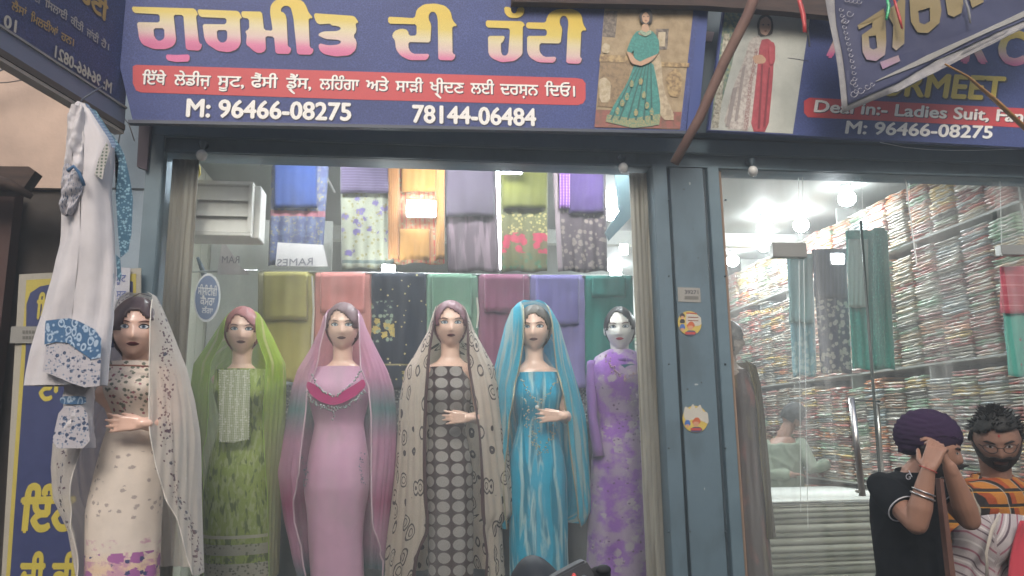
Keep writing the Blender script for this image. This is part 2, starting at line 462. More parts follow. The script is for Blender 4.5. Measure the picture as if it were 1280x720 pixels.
# wide pillar between window and door
def pil(x0p, x1p, y, m, nm, y1=.1, lab=None):
    bm = BM(); box(bm, at(x0p, 450, y).x, at(x1p, 450, y).x, y, y1, .16, zb - .003, .003); o = obj(nm, bm, m, fr)
    if lab: o['label'] = lab
pil(828, 846, -.09, m_steel, 'pillar_edge')
pil(846.5, 856, -.02, m_steeld, 'pillar_groove')
pil(850, 893, -.06, m_steel, 'pillar_face', y1=-.021)
pil(893.5, 899, -.045, m_steeld, 'pillar_groove', y1=-.02)
pil(899.5, 914, -.085, m_steell, 'pillar_edge')
pil(914.3, 917, -.03, plain('rust_edge', '#8a7464', .7), 'pillar_trim')
for k, (px_, py_, w_, h_, nm_) in enumerate(((861, 228, 2.5, 3, 'paint_chip'), (854, 236, 2, 1.5, 'paint_chip'), (866, 286, 1.2, 1.2, 'paint_chip'), (868, 480, 5, 1.2, 'paint_chip'), (876, 478, 2, 1, 'paint_chip'), (858, 486, 3, 1, 'paint_chip'), (880, 610, 1.5, 3, 'paint_chip'), (862, 664, 2, 1.6, 'paint_chip'), (872, 322, 1.6, 1, 'paint_chip'))):
    a = at(px_, py_, -.0612); b = at(px_ + w_, py_ + h_, -.0612); bm = BM(); quadbox(bm, [(a.x, a.z), ((a.x + b.x) / 2, a.z + .003), (b.x, a.z - .002), (b.x - .002, b.z), (a.x + .003, b.z - .002)], -.0612, -.0602); obj(nm_, bm, plain('chip_dark', '#2e3438', .8) if k % 3 else plain('chip_pale', '#a2a9ab', .8), fr)
for py_ in (250, 345, 455, 560, 665):
    for px_ in (836, 907):
        a = at(px_, py_, -.09); bm = BM(); tube(bm, [(a.x, -.084, a.z), (a.x, -.0935, a.z)], [.006, .005], 8); obj('rivet', bm, m_steeld, fr, True)
m_refl = cloth('reflection_streaks', '#8b857c', [('streak', '#a19b90', 22, .52, .03), ('streak', '#766e62', 26, .56, .03)], weave=0, rough=.4)  # side strips whose beige streaks imitate reflections in the glass
def refl_strip(x0p, x1p, Y, m, nm='reflection_strip'):
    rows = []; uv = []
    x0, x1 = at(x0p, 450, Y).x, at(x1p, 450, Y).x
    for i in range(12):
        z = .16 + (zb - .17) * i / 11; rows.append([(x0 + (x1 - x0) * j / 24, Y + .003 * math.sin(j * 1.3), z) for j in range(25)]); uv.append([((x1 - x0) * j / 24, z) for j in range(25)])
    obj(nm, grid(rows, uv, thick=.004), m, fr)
refl_strip(198, 233, .03, m_refl); refl_strip(797, 825, .03, m_refl)
# low sill wall under the window
m_sill = plain('sill_grey', '#5f6970', .6)
bm = BM(); box(bm, xl, xp0 + .05, .0, .12, .16, .52); obj('sill', bm, m_sill, fr)
# platform the mannequins stand on
bm = BM(); box(bm, xl + .05, xp1 + .3, .13, 1.25, ZF + .004, .52, .006); struct('display_platform', bm, plain('platform_top', (.25, .22, .2), .5))
# round knobs on the beam
for k, (px, py, lab) in enumerate(((252, 194, 'small round glass bulb under the beam above the louvre vent'), (779, 210, 'small round bulb under the beam at the right end of the window'), (941, 214, 'small round bulb under the beam above the glass door'))):
    c = at(px, py, -.1); t = thing('bulb_holder', lab, 'bulb', c, 'round bulbs fixed under the steel beam')
    bm = BM(); tube(bm, [c + Vector((0, .05, .07)), c + Vector((0, 0, .06)), c + Vector((0, 0, .015))], [.018, .02, .014], 12); obj('holder', bm, m_steeld, t, True)
    bm = BM(); ellip(bm, c, (.027, .027, .03)); obj('bulb', bm, plain('cloudy_bulb', (.5, .5, .48), .15, coat=.5), t, True)

# ---------------------------------------------------------------- glass
def glassmat(name, haze_film, tint=(.93, .96, .95), streak=True):
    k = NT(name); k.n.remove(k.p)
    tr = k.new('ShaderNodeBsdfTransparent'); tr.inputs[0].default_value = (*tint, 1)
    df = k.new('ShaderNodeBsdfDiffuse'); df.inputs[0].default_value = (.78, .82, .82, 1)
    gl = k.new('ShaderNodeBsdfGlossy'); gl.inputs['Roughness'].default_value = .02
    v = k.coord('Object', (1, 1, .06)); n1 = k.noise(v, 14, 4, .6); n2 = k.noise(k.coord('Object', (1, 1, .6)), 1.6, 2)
    f = k.math('MULTIPLY', k.math('MULTIPLY', n1, n1), n2); f = k.math('MULTIPLY', f, haze_film * 7)  # pale vertical streaks imitate veiling haze and reflections on the glass
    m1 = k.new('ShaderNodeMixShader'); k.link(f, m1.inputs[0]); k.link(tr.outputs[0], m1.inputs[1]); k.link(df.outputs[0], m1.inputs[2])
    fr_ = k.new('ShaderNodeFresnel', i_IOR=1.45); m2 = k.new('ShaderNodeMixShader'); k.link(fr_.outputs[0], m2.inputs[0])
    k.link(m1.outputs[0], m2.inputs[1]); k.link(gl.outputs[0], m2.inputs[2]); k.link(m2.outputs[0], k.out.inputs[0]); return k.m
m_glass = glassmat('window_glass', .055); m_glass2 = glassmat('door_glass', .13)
g = thing('shop_window', 'large clear glass window in front of the row of mannequins', 'window', (0, 0, .52))
x0, x1 = at(199, 300, 0).x, at(826, 450, 0).x
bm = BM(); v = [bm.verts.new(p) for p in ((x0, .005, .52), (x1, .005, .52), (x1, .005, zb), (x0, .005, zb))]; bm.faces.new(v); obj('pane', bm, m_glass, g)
# glass doors on the right
gd = thing('glass_door', 'frameless glass doors with steel pull handles right of the blue pillar', 'glass door', (2.6, 0, .16))
ed = [at(917, 450, 0).x, at(1092, 450, 0).x, at(1250, 300, 0).x, 4.6]
for i in range(3):
    bm = BM(); y = .0 if i != 1 else .03
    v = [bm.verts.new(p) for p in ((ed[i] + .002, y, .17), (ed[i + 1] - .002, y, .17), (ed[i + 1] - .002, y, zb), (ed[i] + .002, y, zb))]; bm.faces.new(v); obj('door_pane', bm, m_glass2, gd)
m_chrome = plain('brushed_steel', (.62, .6, .58), .28, metal=1, var=.05)
m_gedge = plain('dark_green_edge', '#22322f', .3)
def pxbar(bm, p0, p1, Y, r, seg=10): return tube(bm, [at(*p0, Y), at(*p1, Y)], r, seg)
bm = BM(); A, B = at(1076, 276, .01), at(1103, 640, .01); C_ = at(1108, 720, .01); C_.z = .17
box(bm, 0, .001, 0, .001, 0, .001); bm.clear()
tube(bm, [A, B, B + (B - A) * 1.2], [.008, .009, .009], 6); obj('glass_edge', bm, m_gedge, gd)
for (p0, p1, Y, r) in (((1064, 497), (1078, 620), -.05, .0165), ((1096, 500), (1102, 600), .07, .013)):
    h = BM(); pxbar(h, p0, p1, Y, r, 14); ho = obj('handle', h, m_chrome, gd, True)
    for t in (.04, .96):
        q = at(p0[0] + (p1[0] - p0[0]) * t, p0[1] + (p1[1] - p0[1]) * t, Y); bm = BM(); tube(bm, [q, q + Vector((.0, .05 if Y < 0 else -.05, 0))], .008, 8); obj('handle_mount', bm, m_chrome, ho)
bm = BM(); tube(bm, [at(1066, 500, .01), at(1100, 502, .01)], .006, 6); tube(bm, [at(1078, 601, .01), at(1100, 601, .01)], .006, 6); obj('handle_link', bm, m_gedge, gd)
for (xa_, xb_, ya, yb) in ((965, 1009, 303, 322), (1250, 1284, 306, 319)):
    bm = BM(); p, q = at(xa_, ya, -.015), at(xb_, yb, -.015); box(bm, p.x, q.x, -.02, .03, q.z, p.z, .003); obj('patch_fitting', bm, plain('fitting_grey', (.35, .35, .33), .35, metal=.6), gd)
for (p0, p1, r) in (((998, 222), (1001, 640), .0018), ((1003, 222), (1010, 660), .0018), ((1132, 225), (1146, 330), .004), ((1077, 222), (1079, 276), .002), ((1250, 225), (1252, 306), .002)):  # two long thin bars imitate streaks reflected on the door; others are pane edges
    bm = BM(); pxbar(bm, p0, p1, .012, r, 5); obj('seam_streak', bm, plain('pale_line', (.7, .72, .7), .4), gd)

# ---------------------------------------------------------------- haze volume added to imitate lens bloom and lifted blacks
bm = BM(); box(bm, -16, 16, -16, 16, -1, 7.2)
hz = obj('haze', bm, None); hz['kind'] = 'stuff'
hm = bpy.data.materials.new('bloom_haze'); hm.use_nodes = True; hn = hm.node_tree.nodes; hn.remove(hn['Principled BSDF'])
pv = hn.new('ShaderNodeVolumePrincipled'); pv.inputs['Color'].default_value = (.93, .95, .96, 1); pv.inputs['Density'].default_value = .034; pv.inputs['Anisotropy'].default_value = .5
hm.node_tree.links.new(pv.outputs[0], hn['Material Output'].inputs['Volume']); hz.data.materials.append(hm)
tag(hz, 'thin haze added through lane and shop to imitate lens bloom', 'haze')
# ---------------------------------------------------------------- lamps (fittings on the ceiling and in the window)
m_lamp = plain('lamp_glow', (.93, .97, 1), .5, var=0, emis=45)
m_lampb = plain('bulb_glow', (.93, .97, 1), .5, var=0, emis=40)
m_lamp2 = plain('tube_glow', (.93, .97, 1), .5, var=0, emis=20)
m_case = plain('lamp_case', (.7, .7, .7), .4)
def area(loc, sx, sy, en, rot=(0, 0, 0)):
    l = bpy.data.lights.new('lamp_light', 'AREA'); l.shape = 'RECTANGLE'; l.size = sx; l.size_y = sy; l.energy = en; l.color = (.92, .97, 1)
    return l
def lampat(p, sx, sy, en, lab, grp='bright bulbs on the shop ceiling'):
    t = thing('ceiling_lamp', lab, 'lamp', p, grp)
    if sx == sy:
        bm = BM(); tube(bm, [p - Vector((0, 0, .001)), p - Vector((0, 0, .03)), p - Vector((0, 0, .06))], [.045, .045, .03], 16); obj('lamp_base', bm, m_case, t, True)
        bm = BM(); ellip(bm, p - Vector((0, 0, .115)), (.068, .068, .062)); obj('bulb', bm, m_lampb, t, True)
    else:
        bm = BM(); box(bm, p.x - sx / 2 - .015, p.x + sx / 2 + .015, p.y - sy / 2 - .015, p.y + sy / 2 + .015, p.z - .03, p.z, .004); obj('lamp_case', bm, m_case, t)
        bm = BM(); box(bm, p.x - sx / 2, p.x + sx / 2, p.y - sy / 2, p.y + sy / 2, p.z - .045, p.z - .031); obj('diffuser', bm, m_lamp, t)
    l = area(None, sx, sy, en); o = bpy.data.objects.new('lamp_light', l); col.objects.link(o); o.parent = t; o.location = (0, 0, -.2 if sx == sy else -.06)
def ceil_pt(px, py):
    d = CROT @ Vector(((px - 640) / FOC, (360 - py) / FOC, -1)); return CAM + d * ((ZC - .002 - CAM.z) / d.z)
for k, (px, py, s, lab) in enumerate(((1057, 231, .26, 'bright round ceiling lamp nearest the door glass, above the hanging suits'), (1000, 266, .24, 'bright ceiling lamp just left of the topmost one behind the door'), (955, 268, .22, 'ceiling lamp behind the door near the blue pillar, upper of two'), (954, 293, .24, 'ceiling lamp behind the door near the blue pillar, lower of two'), (915, 313, .24, 'farthest ceiling lamp close to the pillar edge'), (763, 250, .2, 'ceiling lamp right of the purple hanging suit'), (769, 331, .26, 'low far lamp right of the lowest purple hem'))):
    p = ceil_pt(px, py)
    if p.y > YB - .3: p.y = YB - .3 - .1 * k; 
    lampat(p, s, s, 8.5, lab)
# ---------------------------------------------------------------- shelves with folded suit packets
m_shelf = plain('shelf_white', (.42, .43, .40), .6)
ROWS = [(.28, 1.12), (1.16, 2.0), (2.04, 2.90), (2.94, 3.46)]
rk = thing('stock_shelves', 'tall white wall shelves packed with folded suits behind the glass door', 'shelves', (X1 + .18, 2.6, .16))
for z0, z1 in ROWS:
    bm = BM(); box(bm, X1 - .0, X1 + .355, .14, YB - .01, z0 - .020, z0 - .004, .002); obj('shelf', bm, m_shelf, rk)
for i in range(6):
    bm = BM(); y = .16 + i * 1.0; box(bm, X1 + .03, X1 + .35, y - .008, y + .008, .17, 3.48); obj('divider', bm, m_shelf, rk)
bm = BM(); box(bm, X1 + .33, X1 + .352, .15, YB - .02, .17, 3.49); obj('back_panel', bm, plain('shelf_back', (.2, .2, .19), .7), rk)
PC = [('peach', '#d99a76'), ('orange', '#cf7440'), ('cream', '#cfc4a4'), ('sage green', '#84a288'), ('pale pink', '#cd9a9a'), ('red', '#ab3f3c'), ('grey', '#8c908d'), ('slate', '#566069'), ('yellow', '#c9ac52'), ('mint', '#7dba9e'), ('white', '#cdd0c9'), ('maroon', '#6f343c'), ('sky blue', '#86a6b8'), ('brown', '#7c5f49'), ('beige', '#b9a68a'), ('dusty rose', '#ab6d70')]
def pale(h):
    v = [int(h[i:i + 2], 16) for i in (1, 3, 5)]; g = (200, 172, 146); return '#%02x%02x%02x' % tuple(int(a * .64 + b * .36) for a, b in zip(v, g))
PMAT = [cloth('packet_' + n.replace(' ', '_'), pale(c), [('streak', '#c9c7bd', 9, .56, 3)], rough=.35, weave=0, sheen=0) for n, c in PC]
def packet_mesh(seed, W=.235, D=.3, T=.034):
    r = random.Random(seed); bm = bmesh.new(); L = bm.loops.layers.uv.new('UV')
    n = 5; prof = [(D * .5, -.5), (-.40 * D, -.5), (-.5 * D, -.28), (-.5 * D, .22), (-.42 * D, .5), (D * .5, .42)]
    sag = [r.uniform(-.1, .1) + .16 * math.cos((j / n - .5) * 3.2) * r.uniform(-1, .4) for j in range(n + 1)]
    tilt = r.uniform(-.12, .12); off = [r.uniform(-.008, .008) for _ in range(n + 1)]; R_ = []
    for j in range(n + 1):
        y = (j / n - .5) * W; s = T * sag[j] + tilt * T * (j / n - .5) * 3
        R_.append([bm.verts.new((x + (off[j] if x < 0 else 0), y, z * T * (1 if 0 < j < n else .72) + s)) for x, z in prof])
    m = len(prof)
    for j in range(n):
        for i in range(m):
            f = bm.faces.new((R_[j][i], R_[j + 1][i], R_[j + 1][(i + 1) % m], R_[j][(i + 1) % m])); f.smooth = i in (1, 2, 3)
            for lp, (a, b) in zip(f.loops, ((j, i), (j + 1, i), (j + 1, i + 1), (j, i + 1))): lp[L].uv = (a * .05 + seed * .37, b * .012 + seed * .11)
    bm.faces.new(R_[0][::-1]); bm.faces.new(R_[-1]); bmesh.ops.recalc_face_normals(bm, faces=bm.faces)
    me = bpy.data.meshes.new('packet'); bm.to_mesh(me); bm.free(); me.materials.append(PMAT[0]); return me
PM = [packet_mesh(s) for s in range(9)]
plist = []
CW = .255; ncol = int((YB - .25) / CW)
for c in range(ncol):
    y = .29 + c * CW
    for r_, (z0, z1) in enumerate(ROWS):
        top = z1 - rnd.uniform(.0, .06) if r_ < 3 else z1 - .1; z = z0 - .004; k = 0; pal = rnd.sample(range(len(PC)), 8); run = pal[0]; tilt = rnd.uniform(-.1, .1)
        while True:
            t = rnd.uniform(.015, .028)
            if z + t > top: break
            if rnd.random() < .62: run = rnd.choice(pal)
            plist.append((c, r_, k, y + rnd.uniform(-.008, .008), z + t / 2, t / .034, run, tilt)); z += t * .98; k += 1
ORD = ['first', 'second', 'third', 'fourth', 'fifth', 'sixth', 'seventh', 'eighth', 'ninth', 'tenth', 'eleventh', 'twelfth', 'thirteenth', 'fourteenth', 'fifteenth', 'sixteenth', 'seventeenth', 'eighteenth', 'nineteenth', 'twentieth']
ORD += ['twenty-' + o for o in ORD[:9]] + ['thirtieth'] + ['thirty-' + o for o in ORD[:9]] + ['fortieth'] + ['forty-' + o for o in ORD[:9]] + ['fiftieth'] * 5
def vis(p):
    c, r_, k, y, z, s, ci, ti = p; q = CROT.transposed() @ (Vector((X1 + .02, y, z)) - CAM)
    px, py = 640 - q.x / q.z * FOC, 360 + q.y / q.z * FOC; return px, py
near = [p for p in plist if vis(p)[0] < 1290 and 200 < vis(p)[1] < 725]
near.sort(key=lambda p: -vis(p)[0]); nearset = set(id(p) for p in near[:292])
SH = ['lowest', 'second', 'third', 'top']
rest = []
for p in plist:
    c, r_, k, y, z, s, ci, ti = p
    x = X1 + .15 + rnd.uniform(-.012, .012)
    m = Matrix.Translation((x, y, z)) @ Matrix.Rotation(rnd.uniform(-.04, .04), 4, 'Z') @ Matrix.Rotation(ti * .5, 4, 'X') @ Matrix.Diagonal((1, 1, s, 1))
    if id(p) in nearset:
        base = PM[rnd.randrange(9)]; key = (base.name, ci)
        if key not in MC: mm = base.copy(); mm.materials[0] = PMAT[ci]; MC[key] = mm
        o = bpy.data.objects.new('folded_suit', MC[key]); o.matrix_world = m; col.objects.link(o)
        tag(o, f'{PC[ci][0]} folded suit, {ORD[k]} up, {ORD[c]} stack from the front, {SH[r_]} side shelf', 'folded suit', 'folded suits stacked on the wall shelves')
    else: rest.append((rnd.randrange(9), m, ci))
def merged(name, items, lab):
    bm = bmesh.new()
    for mi, m, ci in items:
        n0 = len(bm.faces); v0 = len(bm.verts); bm.from_mesh(PM[mi]); bm.verts.ensure_lookup_table(); bm.faces.ensure_lookup_table()
        bmesh.ops.transform(bm, matrix=m, verts=bm.verts[v0:])
        for f in bm.faces[n0:]: f.material_index = ci
    o = obj(name, bm, PMAT); o['kind'] = 'stuff'; return tag(o, lab, 'folded suits')
merged('folded_suits', rest, 'far and small stacks of folded suits packed along the deep shelves')
# stacks on the back wall
items = []; x = .9
while x < X1 - .1:
    for z0, z1 in ((.55, 1.3), (1.36, 2.1), (2.16, 2.85)):
        z = z0; top = z1 - rnd.uniform(.02, .12); pal = rnd.sample(range(len(PC)), 6)
        while z < top:
            t = rnd.uniform(.026, .042); items.append((rnd.randrange(9), Matrix.Translation((x, YB - .17, z)) @ Matrix.Rotation(R(90), 4, 'Z') @ Matrix.Diagonal((1, 1.05, t / .034, 1)), rnd.choice(pal))); z += t
    x += .27
merged('back_folded_suits', items, 'stacks of folded suits on the shelves of the far back wall')
for z in (.53, 1.34, 2.14): pass
bm = BM()
rb = thing('back_shelves', 'long shelves across the far back wall of the shop', 'shelves', (2.2, YB - .18, .16))
for z in (.52, 1.335, 2.135, 2.9):
    bm = BM(); box(bm, .7, X1 - .02, YB - .34, YB - .003, z - .025, z); obj('shelf', bm, m_shelf, rb)
bm = BM(); box(bm, .68, .7, YB - .34, YB - .003, .17, 2.9); obj('side_panel', bm, m_shelf, rb)

# ---------------------------------------------------------------- hanging cloth pieces
def hang_piece(name, lab, px, ytop, ybot, Y, mat, flap=None, grp=None, bulge=.007, cat='hanging suit', seed=0, skew=0, body=True, nfold=None):
    """px: (xl, xr) at top in photo pixels, or (xlt, xrt, xlb, xrb)"""
    xlt, xrt, xlb, xrb = px if len(px) == 4 else (*px, *px)
    r = random.Random(seed + 11); ph = r.uniform(0, 6); nf = nfold or r.uniform(3, 5)
    A = at((xlt + xrt) / 2, ytop, Y)
    t = thing(name, lab, cat, (A.x, Y, at((xlb + xrb) / 2, ybot, Y).z), grp)
    def sheet(a, b, c, d, y0, y1, dy, th, nm, m, wav=1, lab2=None):
        rows, uvs = [], []; n = 26; nv = max(6, int((y1 - y0) / 6))
        W = (at(b, y0, Y) - at(a, y0, Y)).length
        for i in range(nv + 1):
            f = i / nv; row = []; uv = []
            for j in range(n + 1):
                g_ = j / n; x = (a + (c - a) * f) * (1 - g_) + (b + (d - b) * f) * g_
                y = y0 + (y1 - y0) * f + (wav * 1.4 * math.sin(g_ * 9 + ph) * f * f)
                p = at(x, y, Y); p.y = Y + dy + bulge * wav * (.35 + .65 * f) * math.sin(g_ * nf * 6.28 + ph + f * .8) - .006 * math.sin(g_ * math.pi) + (.0 if 0 < g_ < 1 else .006)
                p.y += .006 * noise.noise(Vector((p.x * 9, seed, p.z * 9)))
                row.append(p); uv.append((g_ * W, p.z))
            rows.append(row); uvs.append(uv)
        o = obj(nm, grid(rows, uvs, thick=th), m, t, True)
        if lab2: o['label'] = lab2
        return o
    sheet(xlt, xrt, xlb, xrb, ytop, ybot, 0, .006, 'cloth_panel', mat)
    if flap:
        for fl in flap:
            sheet(*fl[0], *fl[0], fl[1], fl[2], -.022 - .004 * (fl[4] if len(fl) > 4 else 0), .01, 'folded_piece', fl[3], .35)
    return t
m_rod = plain('rod_steel', (.5, .5, .5), .3, metal=1)
for (Y, py, lab) in ((.98, 209, 'thin steel rail carrying the upper row of hanging suits'), (.80, 342, 'thin steel rail carrying the lower row of plain hanging suits')):
    bm = BM(); tube(bm, [at(325, py - 3, Y), at(795, py + 5, Y)], .008, 8); tag(obj('hanging_rail', bm, m_rod, smooth=True), lab, 'rail')
zz1 = lambda py: at(375, py, .98).z
m1 = cloth('up1', '#5b6480', [('flower', '#8d8464', 45, .36), ('vstripe', '#7d776a', .06, .14), ('blotch', '#44496a', 20, .5), ('band', '#8f5560', zz1(271), zz1(264))])
m1b = cloth('royal_blue', '#25386a'); m1c = cloth('bag_print', '#bdb4b8')
hang_piece('hanging_suit', 'grey blue embroidered suit under a royal blue folded piece, left in upper row', (340, 411, 336, 402), 206, 332, .98, m1, [((344, 396), 205, 262, m1b)], 'suits hung in the upper row', seed=1)
zz = lambda py, Y=.98: at(480, py, Y).z
m2 = cloth('up2', '#8f907f', [('flower', '#5f5280', 15, .34), ('flower', '#7d7440', 34, .3), ('band', '#56625f', zz(330), zz(326))])
m2b = cloth('up2b', '#4b4058', [('hstripe', '#6b5f78', .018, .25)])
hang_piece('hanging_suit', 'cream suit with purple sprigs under a draped mauve piece in upper row', (426, 487, 428, 492), 208, 336, .98, m2, [((427, 486), 207, 243, m2b)], 'suits hung in the upper row', seed=2)
m3 = cloth('up3', '#b0845f', [('vstripe', '#b8493c', .03, .3), ('flower', '#a59677', 40, .4)])
m3b = cloth('up3b', '#9c7038')
hang_piece('hanging_suit', 'orange suit with red striped sides and yellow squares in upper row', (488, 553, 492, 556), 208, 330, .98, m3, [((503, 544), 209, 241, m3b), ((500, 536), 288, 326, m3b), ((487, 497), 208, 325, cloth('up3c', '#95653a'), 1), ((546, 554), 210, 325, cloth('up3d', '#9c7040'), 1)], 'suits hung in the upper row', seed=3)
m4 = cloth('up4', '#574850', [('streak', '#7d6a72', 20, .55, .1)]); m4b = cloth('up4b', '#463d4a')
hang_piece('hanging_suit', 'plain mauve brown suit with darker folded top in upper row', (555, 619, 560, 624), 211, 340, .98, m4, [((558, 617), 212, 272, m4b)], 'suits hung in the upper row', seed=4)
m5 = cloth('up5', '#63623e', [('flower', '#b0a36b', 40, .38, .9, (zz(290), zz(262))), ('flower', '#b0344e', 20, .5, .9, (zz(314), zz(288))), ('flower', '#3f6a4c', 26, .35, .9, (zz(336), zz(314)))])
m5b = cloth('up5b', '#5f6028')
hang_piece('hanging_suit', 'olive suit with a band of red flowers and olive folded top in upper row', (626, 684, 628, 684), 214, 340, .98, m5, [((628, 682), 214, 262, m5b)], 'suits hung in the upper row', seed=5)
m6 = cloth('up6', '#483c42', [('flower', '#83766e', 26, .4), ('uband', '#8c7c80', .0, .03)]); m6b = cloth('up6b', '#3f2c5c'); m6c = cloth('up6c', '#6b3a84', [('dots', '#c9a9d9', .02, .22)])
hang_piece('hanging_suit', 'brown embroidered suit with violet dotted border strip, right in upper row', (691, 757, 698, 759), 214, 340, .98, m6, [((711, 753), 214, 268, m6b), ((698, 716), 214, 262, m6c, 1)], 'suits hung in the upper row', seed=6)
LOW = [((323, 393, 322, 386), '#a39a58', 'mustard olive', '#958c50'), ((394, 464, 391, 464), '#c4877e', 'salmon pink', '#c77e77'), ((465, 532, 464, 534), '#232b3a', 'navy', '#232b3a'), ((533, 597, 535, 598), '#71937f', 'sage green', '#6b8f79'), ((598, 662, 599, 662), '#8b566f', 'plum', '#864e68'), ((662, 731, 662, 732), '#7d74a5', 'lavender', '#7169a0'), ((731, 790, 732, 794), '#2f7870', 'deep teal', '#2b746c')]
for i, (px, c, n, c2) in enumerate(LOW):
    pats = [] if i != 2 else [('spot', '#c8b980', 28, .16), ('flower', '#b9a45c', 13, .36, .9, (zz(425, .8), zz(378, .8)), (.0, .14)), ('flower', '#8a9a86', 30, .36, .9, (zz(428, .8), zz(376, .8)), (.0, .13)), ('band', '#8d8660', zz(457, .8), zz(455, .8)), ('flower', '#a8995c', 22, .3, .6, (zz(480, .8), zz(460, .8)))]
    if i == 0: pats = [('uband', '#9d9678', .0, .03)]
    mt = cloth('low%d' % i, c, pats); mf = cloth('lowf%d' % i, c2)
    xl_, xr_ = px[0], px[1]
    fl = [] if i == 2 else [((xl_ + 8, xr_ - 9), 341 + i * .8, [401, 392, 0, 400, 391, 406, 372][i], mf)]
    hang_piece('hanging_suit', f'{n} suit hung behind the mannequins in the lower row', px, 340 + i * .8, [478, 482, 486, 482, 482, 486, 470][i], .80, mt, fl, 'plain suits hung in the lower row', seed=20 + i, bulge=.006)
# silver laced strips between
for i, (px0, px1, a, b) in enumerate(((390, 393, 345, 430), (596, 599, 372, 410))):
    bm = BM(); tube(bm, [at(px0, a, .77), at(px1 - 1, (a + b) / 2, .77), at(px0, b, .77)], .006, 6); tag(obj('lace_strip', bm, cloth('silver_lace', '#b9b5a8', [('dots', '#6b675c', .012, .3)])), ('silver lace strip hanging between the mustard and salmon suits', 'silver lace strip hanging between the sage and plum suits')[i], 'lace')
# dark back drop and glitter roll
bm = BM(); p, q = at(330, 470, 1.1), at(800, 470, 1.1); box(bm, p.x, q.x, 1.08, 1.12, .524, p.z); tag(obj('display_screen', bm, plain('display_dark', (.10, .12, .13), .6)), 'dark low screen standing behind the row of mannequins', 'screen')
rows, uvs = [], []
for i in range(8):
    z = at(560, 476 + i * 9, .98).z; a, b = at(335, 480, .98).x, at(755, 480, .98).x
    rows.append([(a + (b - a) * j / 60, .98 + .015 * math.sin(j * 1.1 + i), z + .008 * math.sin(j * .7)) for j in range(61)]); uvs.append([((b - a) * j / 60, z) for j in range(61)])
tag(obj('sequin_cloth', grid(rows, uvs, thick=.004), cloth('sequin', '#7d8083', [('flower', '#c5c5c0', 55, .35), ('flower', '#3a3c40', 40, .3)], rough=.3), smooth=True), 'silver patterned cloth stretched along behind the mannequins below the suits', 'cloth')

# far-right and door displays
g2 = 'suits hung behind the door glass'
hang_piece('hanging_suit', 'pale blue suit with white leafy print behind the door glass', (984, 1016, 992, 1022), 318, 470, 1.3, cloth('dr1', '#7fa9b3', [('flower', '#a9c4c4', 26, .42, .9, (0, 2.36))]), [((985, 1015), 318, 404, cloth('dr1b', '#93b5b4'))], g2, seed=40)
hang_piece('hanging_suit', 'dark slate suit with cream leaf print behind the door glass', (1015, 1058, 1027, 1066), 312, 466, 1.28, cloth('dr2', '#4c5060', [('flower', '#a8a59d', 27, .43, .9, (0, 2.52))]), [((1016, 1057), 312, 372, cloth('dr2b', '#414a5b', [('vstripe', '#4f5767', .03, .4)]))], g2, seed=41)
hang_piece('hanging_suit', 'turquoise speckled suit with pale grey green top behind the door glass', (1057, 1110, 1066, 1120), 288, 462, 1.2, cloth('dr3', '#27897d', [('spot', '#4aa394', 60, .3)]), [((1058, 1084), 300, 385, cloth('dr3b', '#8da89f')), ((1089, 1104), 286, 460, cloth('dr3c', '#1f7d72', [('spot', '#4aa394', 60, .3)]), 1)], g2, seed=42)
t = hang_piece('hanging_suit', 'pink short top over turquoise dotted skirt hung at the right edge', (1254, 1310, 1262, 1316), 385, 470, .13, cloth('dr4', '#57ab9d', [('spot', '#a5566a', 14, .2)]), [((1248, 1312), 334, 392, cloth('dr4b', '#b5485a', [('hstripe', '#d0898e', .06, .1)]))], g2, seed=43)
# white counter / mattress roll under the shelves
ct = thing('white_counter', 'low white topped counter with grey folded sheets below behind the door glass', 'counter', (2.9, 2.1, .16))
ya_, yb_ = 1.55, 2.6; za_ = at(1020, 622, ya_).z; xa_, xb_ = at(958, 640, ya_).x, at(1190, 640, ya_).x + 1.0
bm = BM(); box(bm, xa_, xb_, ya_, yb_, za_ - .05, za_, .02); obj('counter_top', bm, plain('sheet_white', (.62, .64, .6), .6), ct, True)
z = .17; i = 0
m_sh = [cloth('sheet%d' % j, c) for j, c in enumerate(('#8b8c7e', '#787a6d', '#96978a'))]
while z < za_ - .06:
    h = rnd.uniform(.03, .055); h = min(h, za_ - .052 - z)
    bm = BM(); box(bm, xa_ + .02, xb_ - .02, ya_ + rnd.uniform(.0, .02) + .01, yb_ - .03, z, z + h - .003, .009); obj('folded_sheet', bm, m_sh[i % 3], ct, True); z += h; i += 1

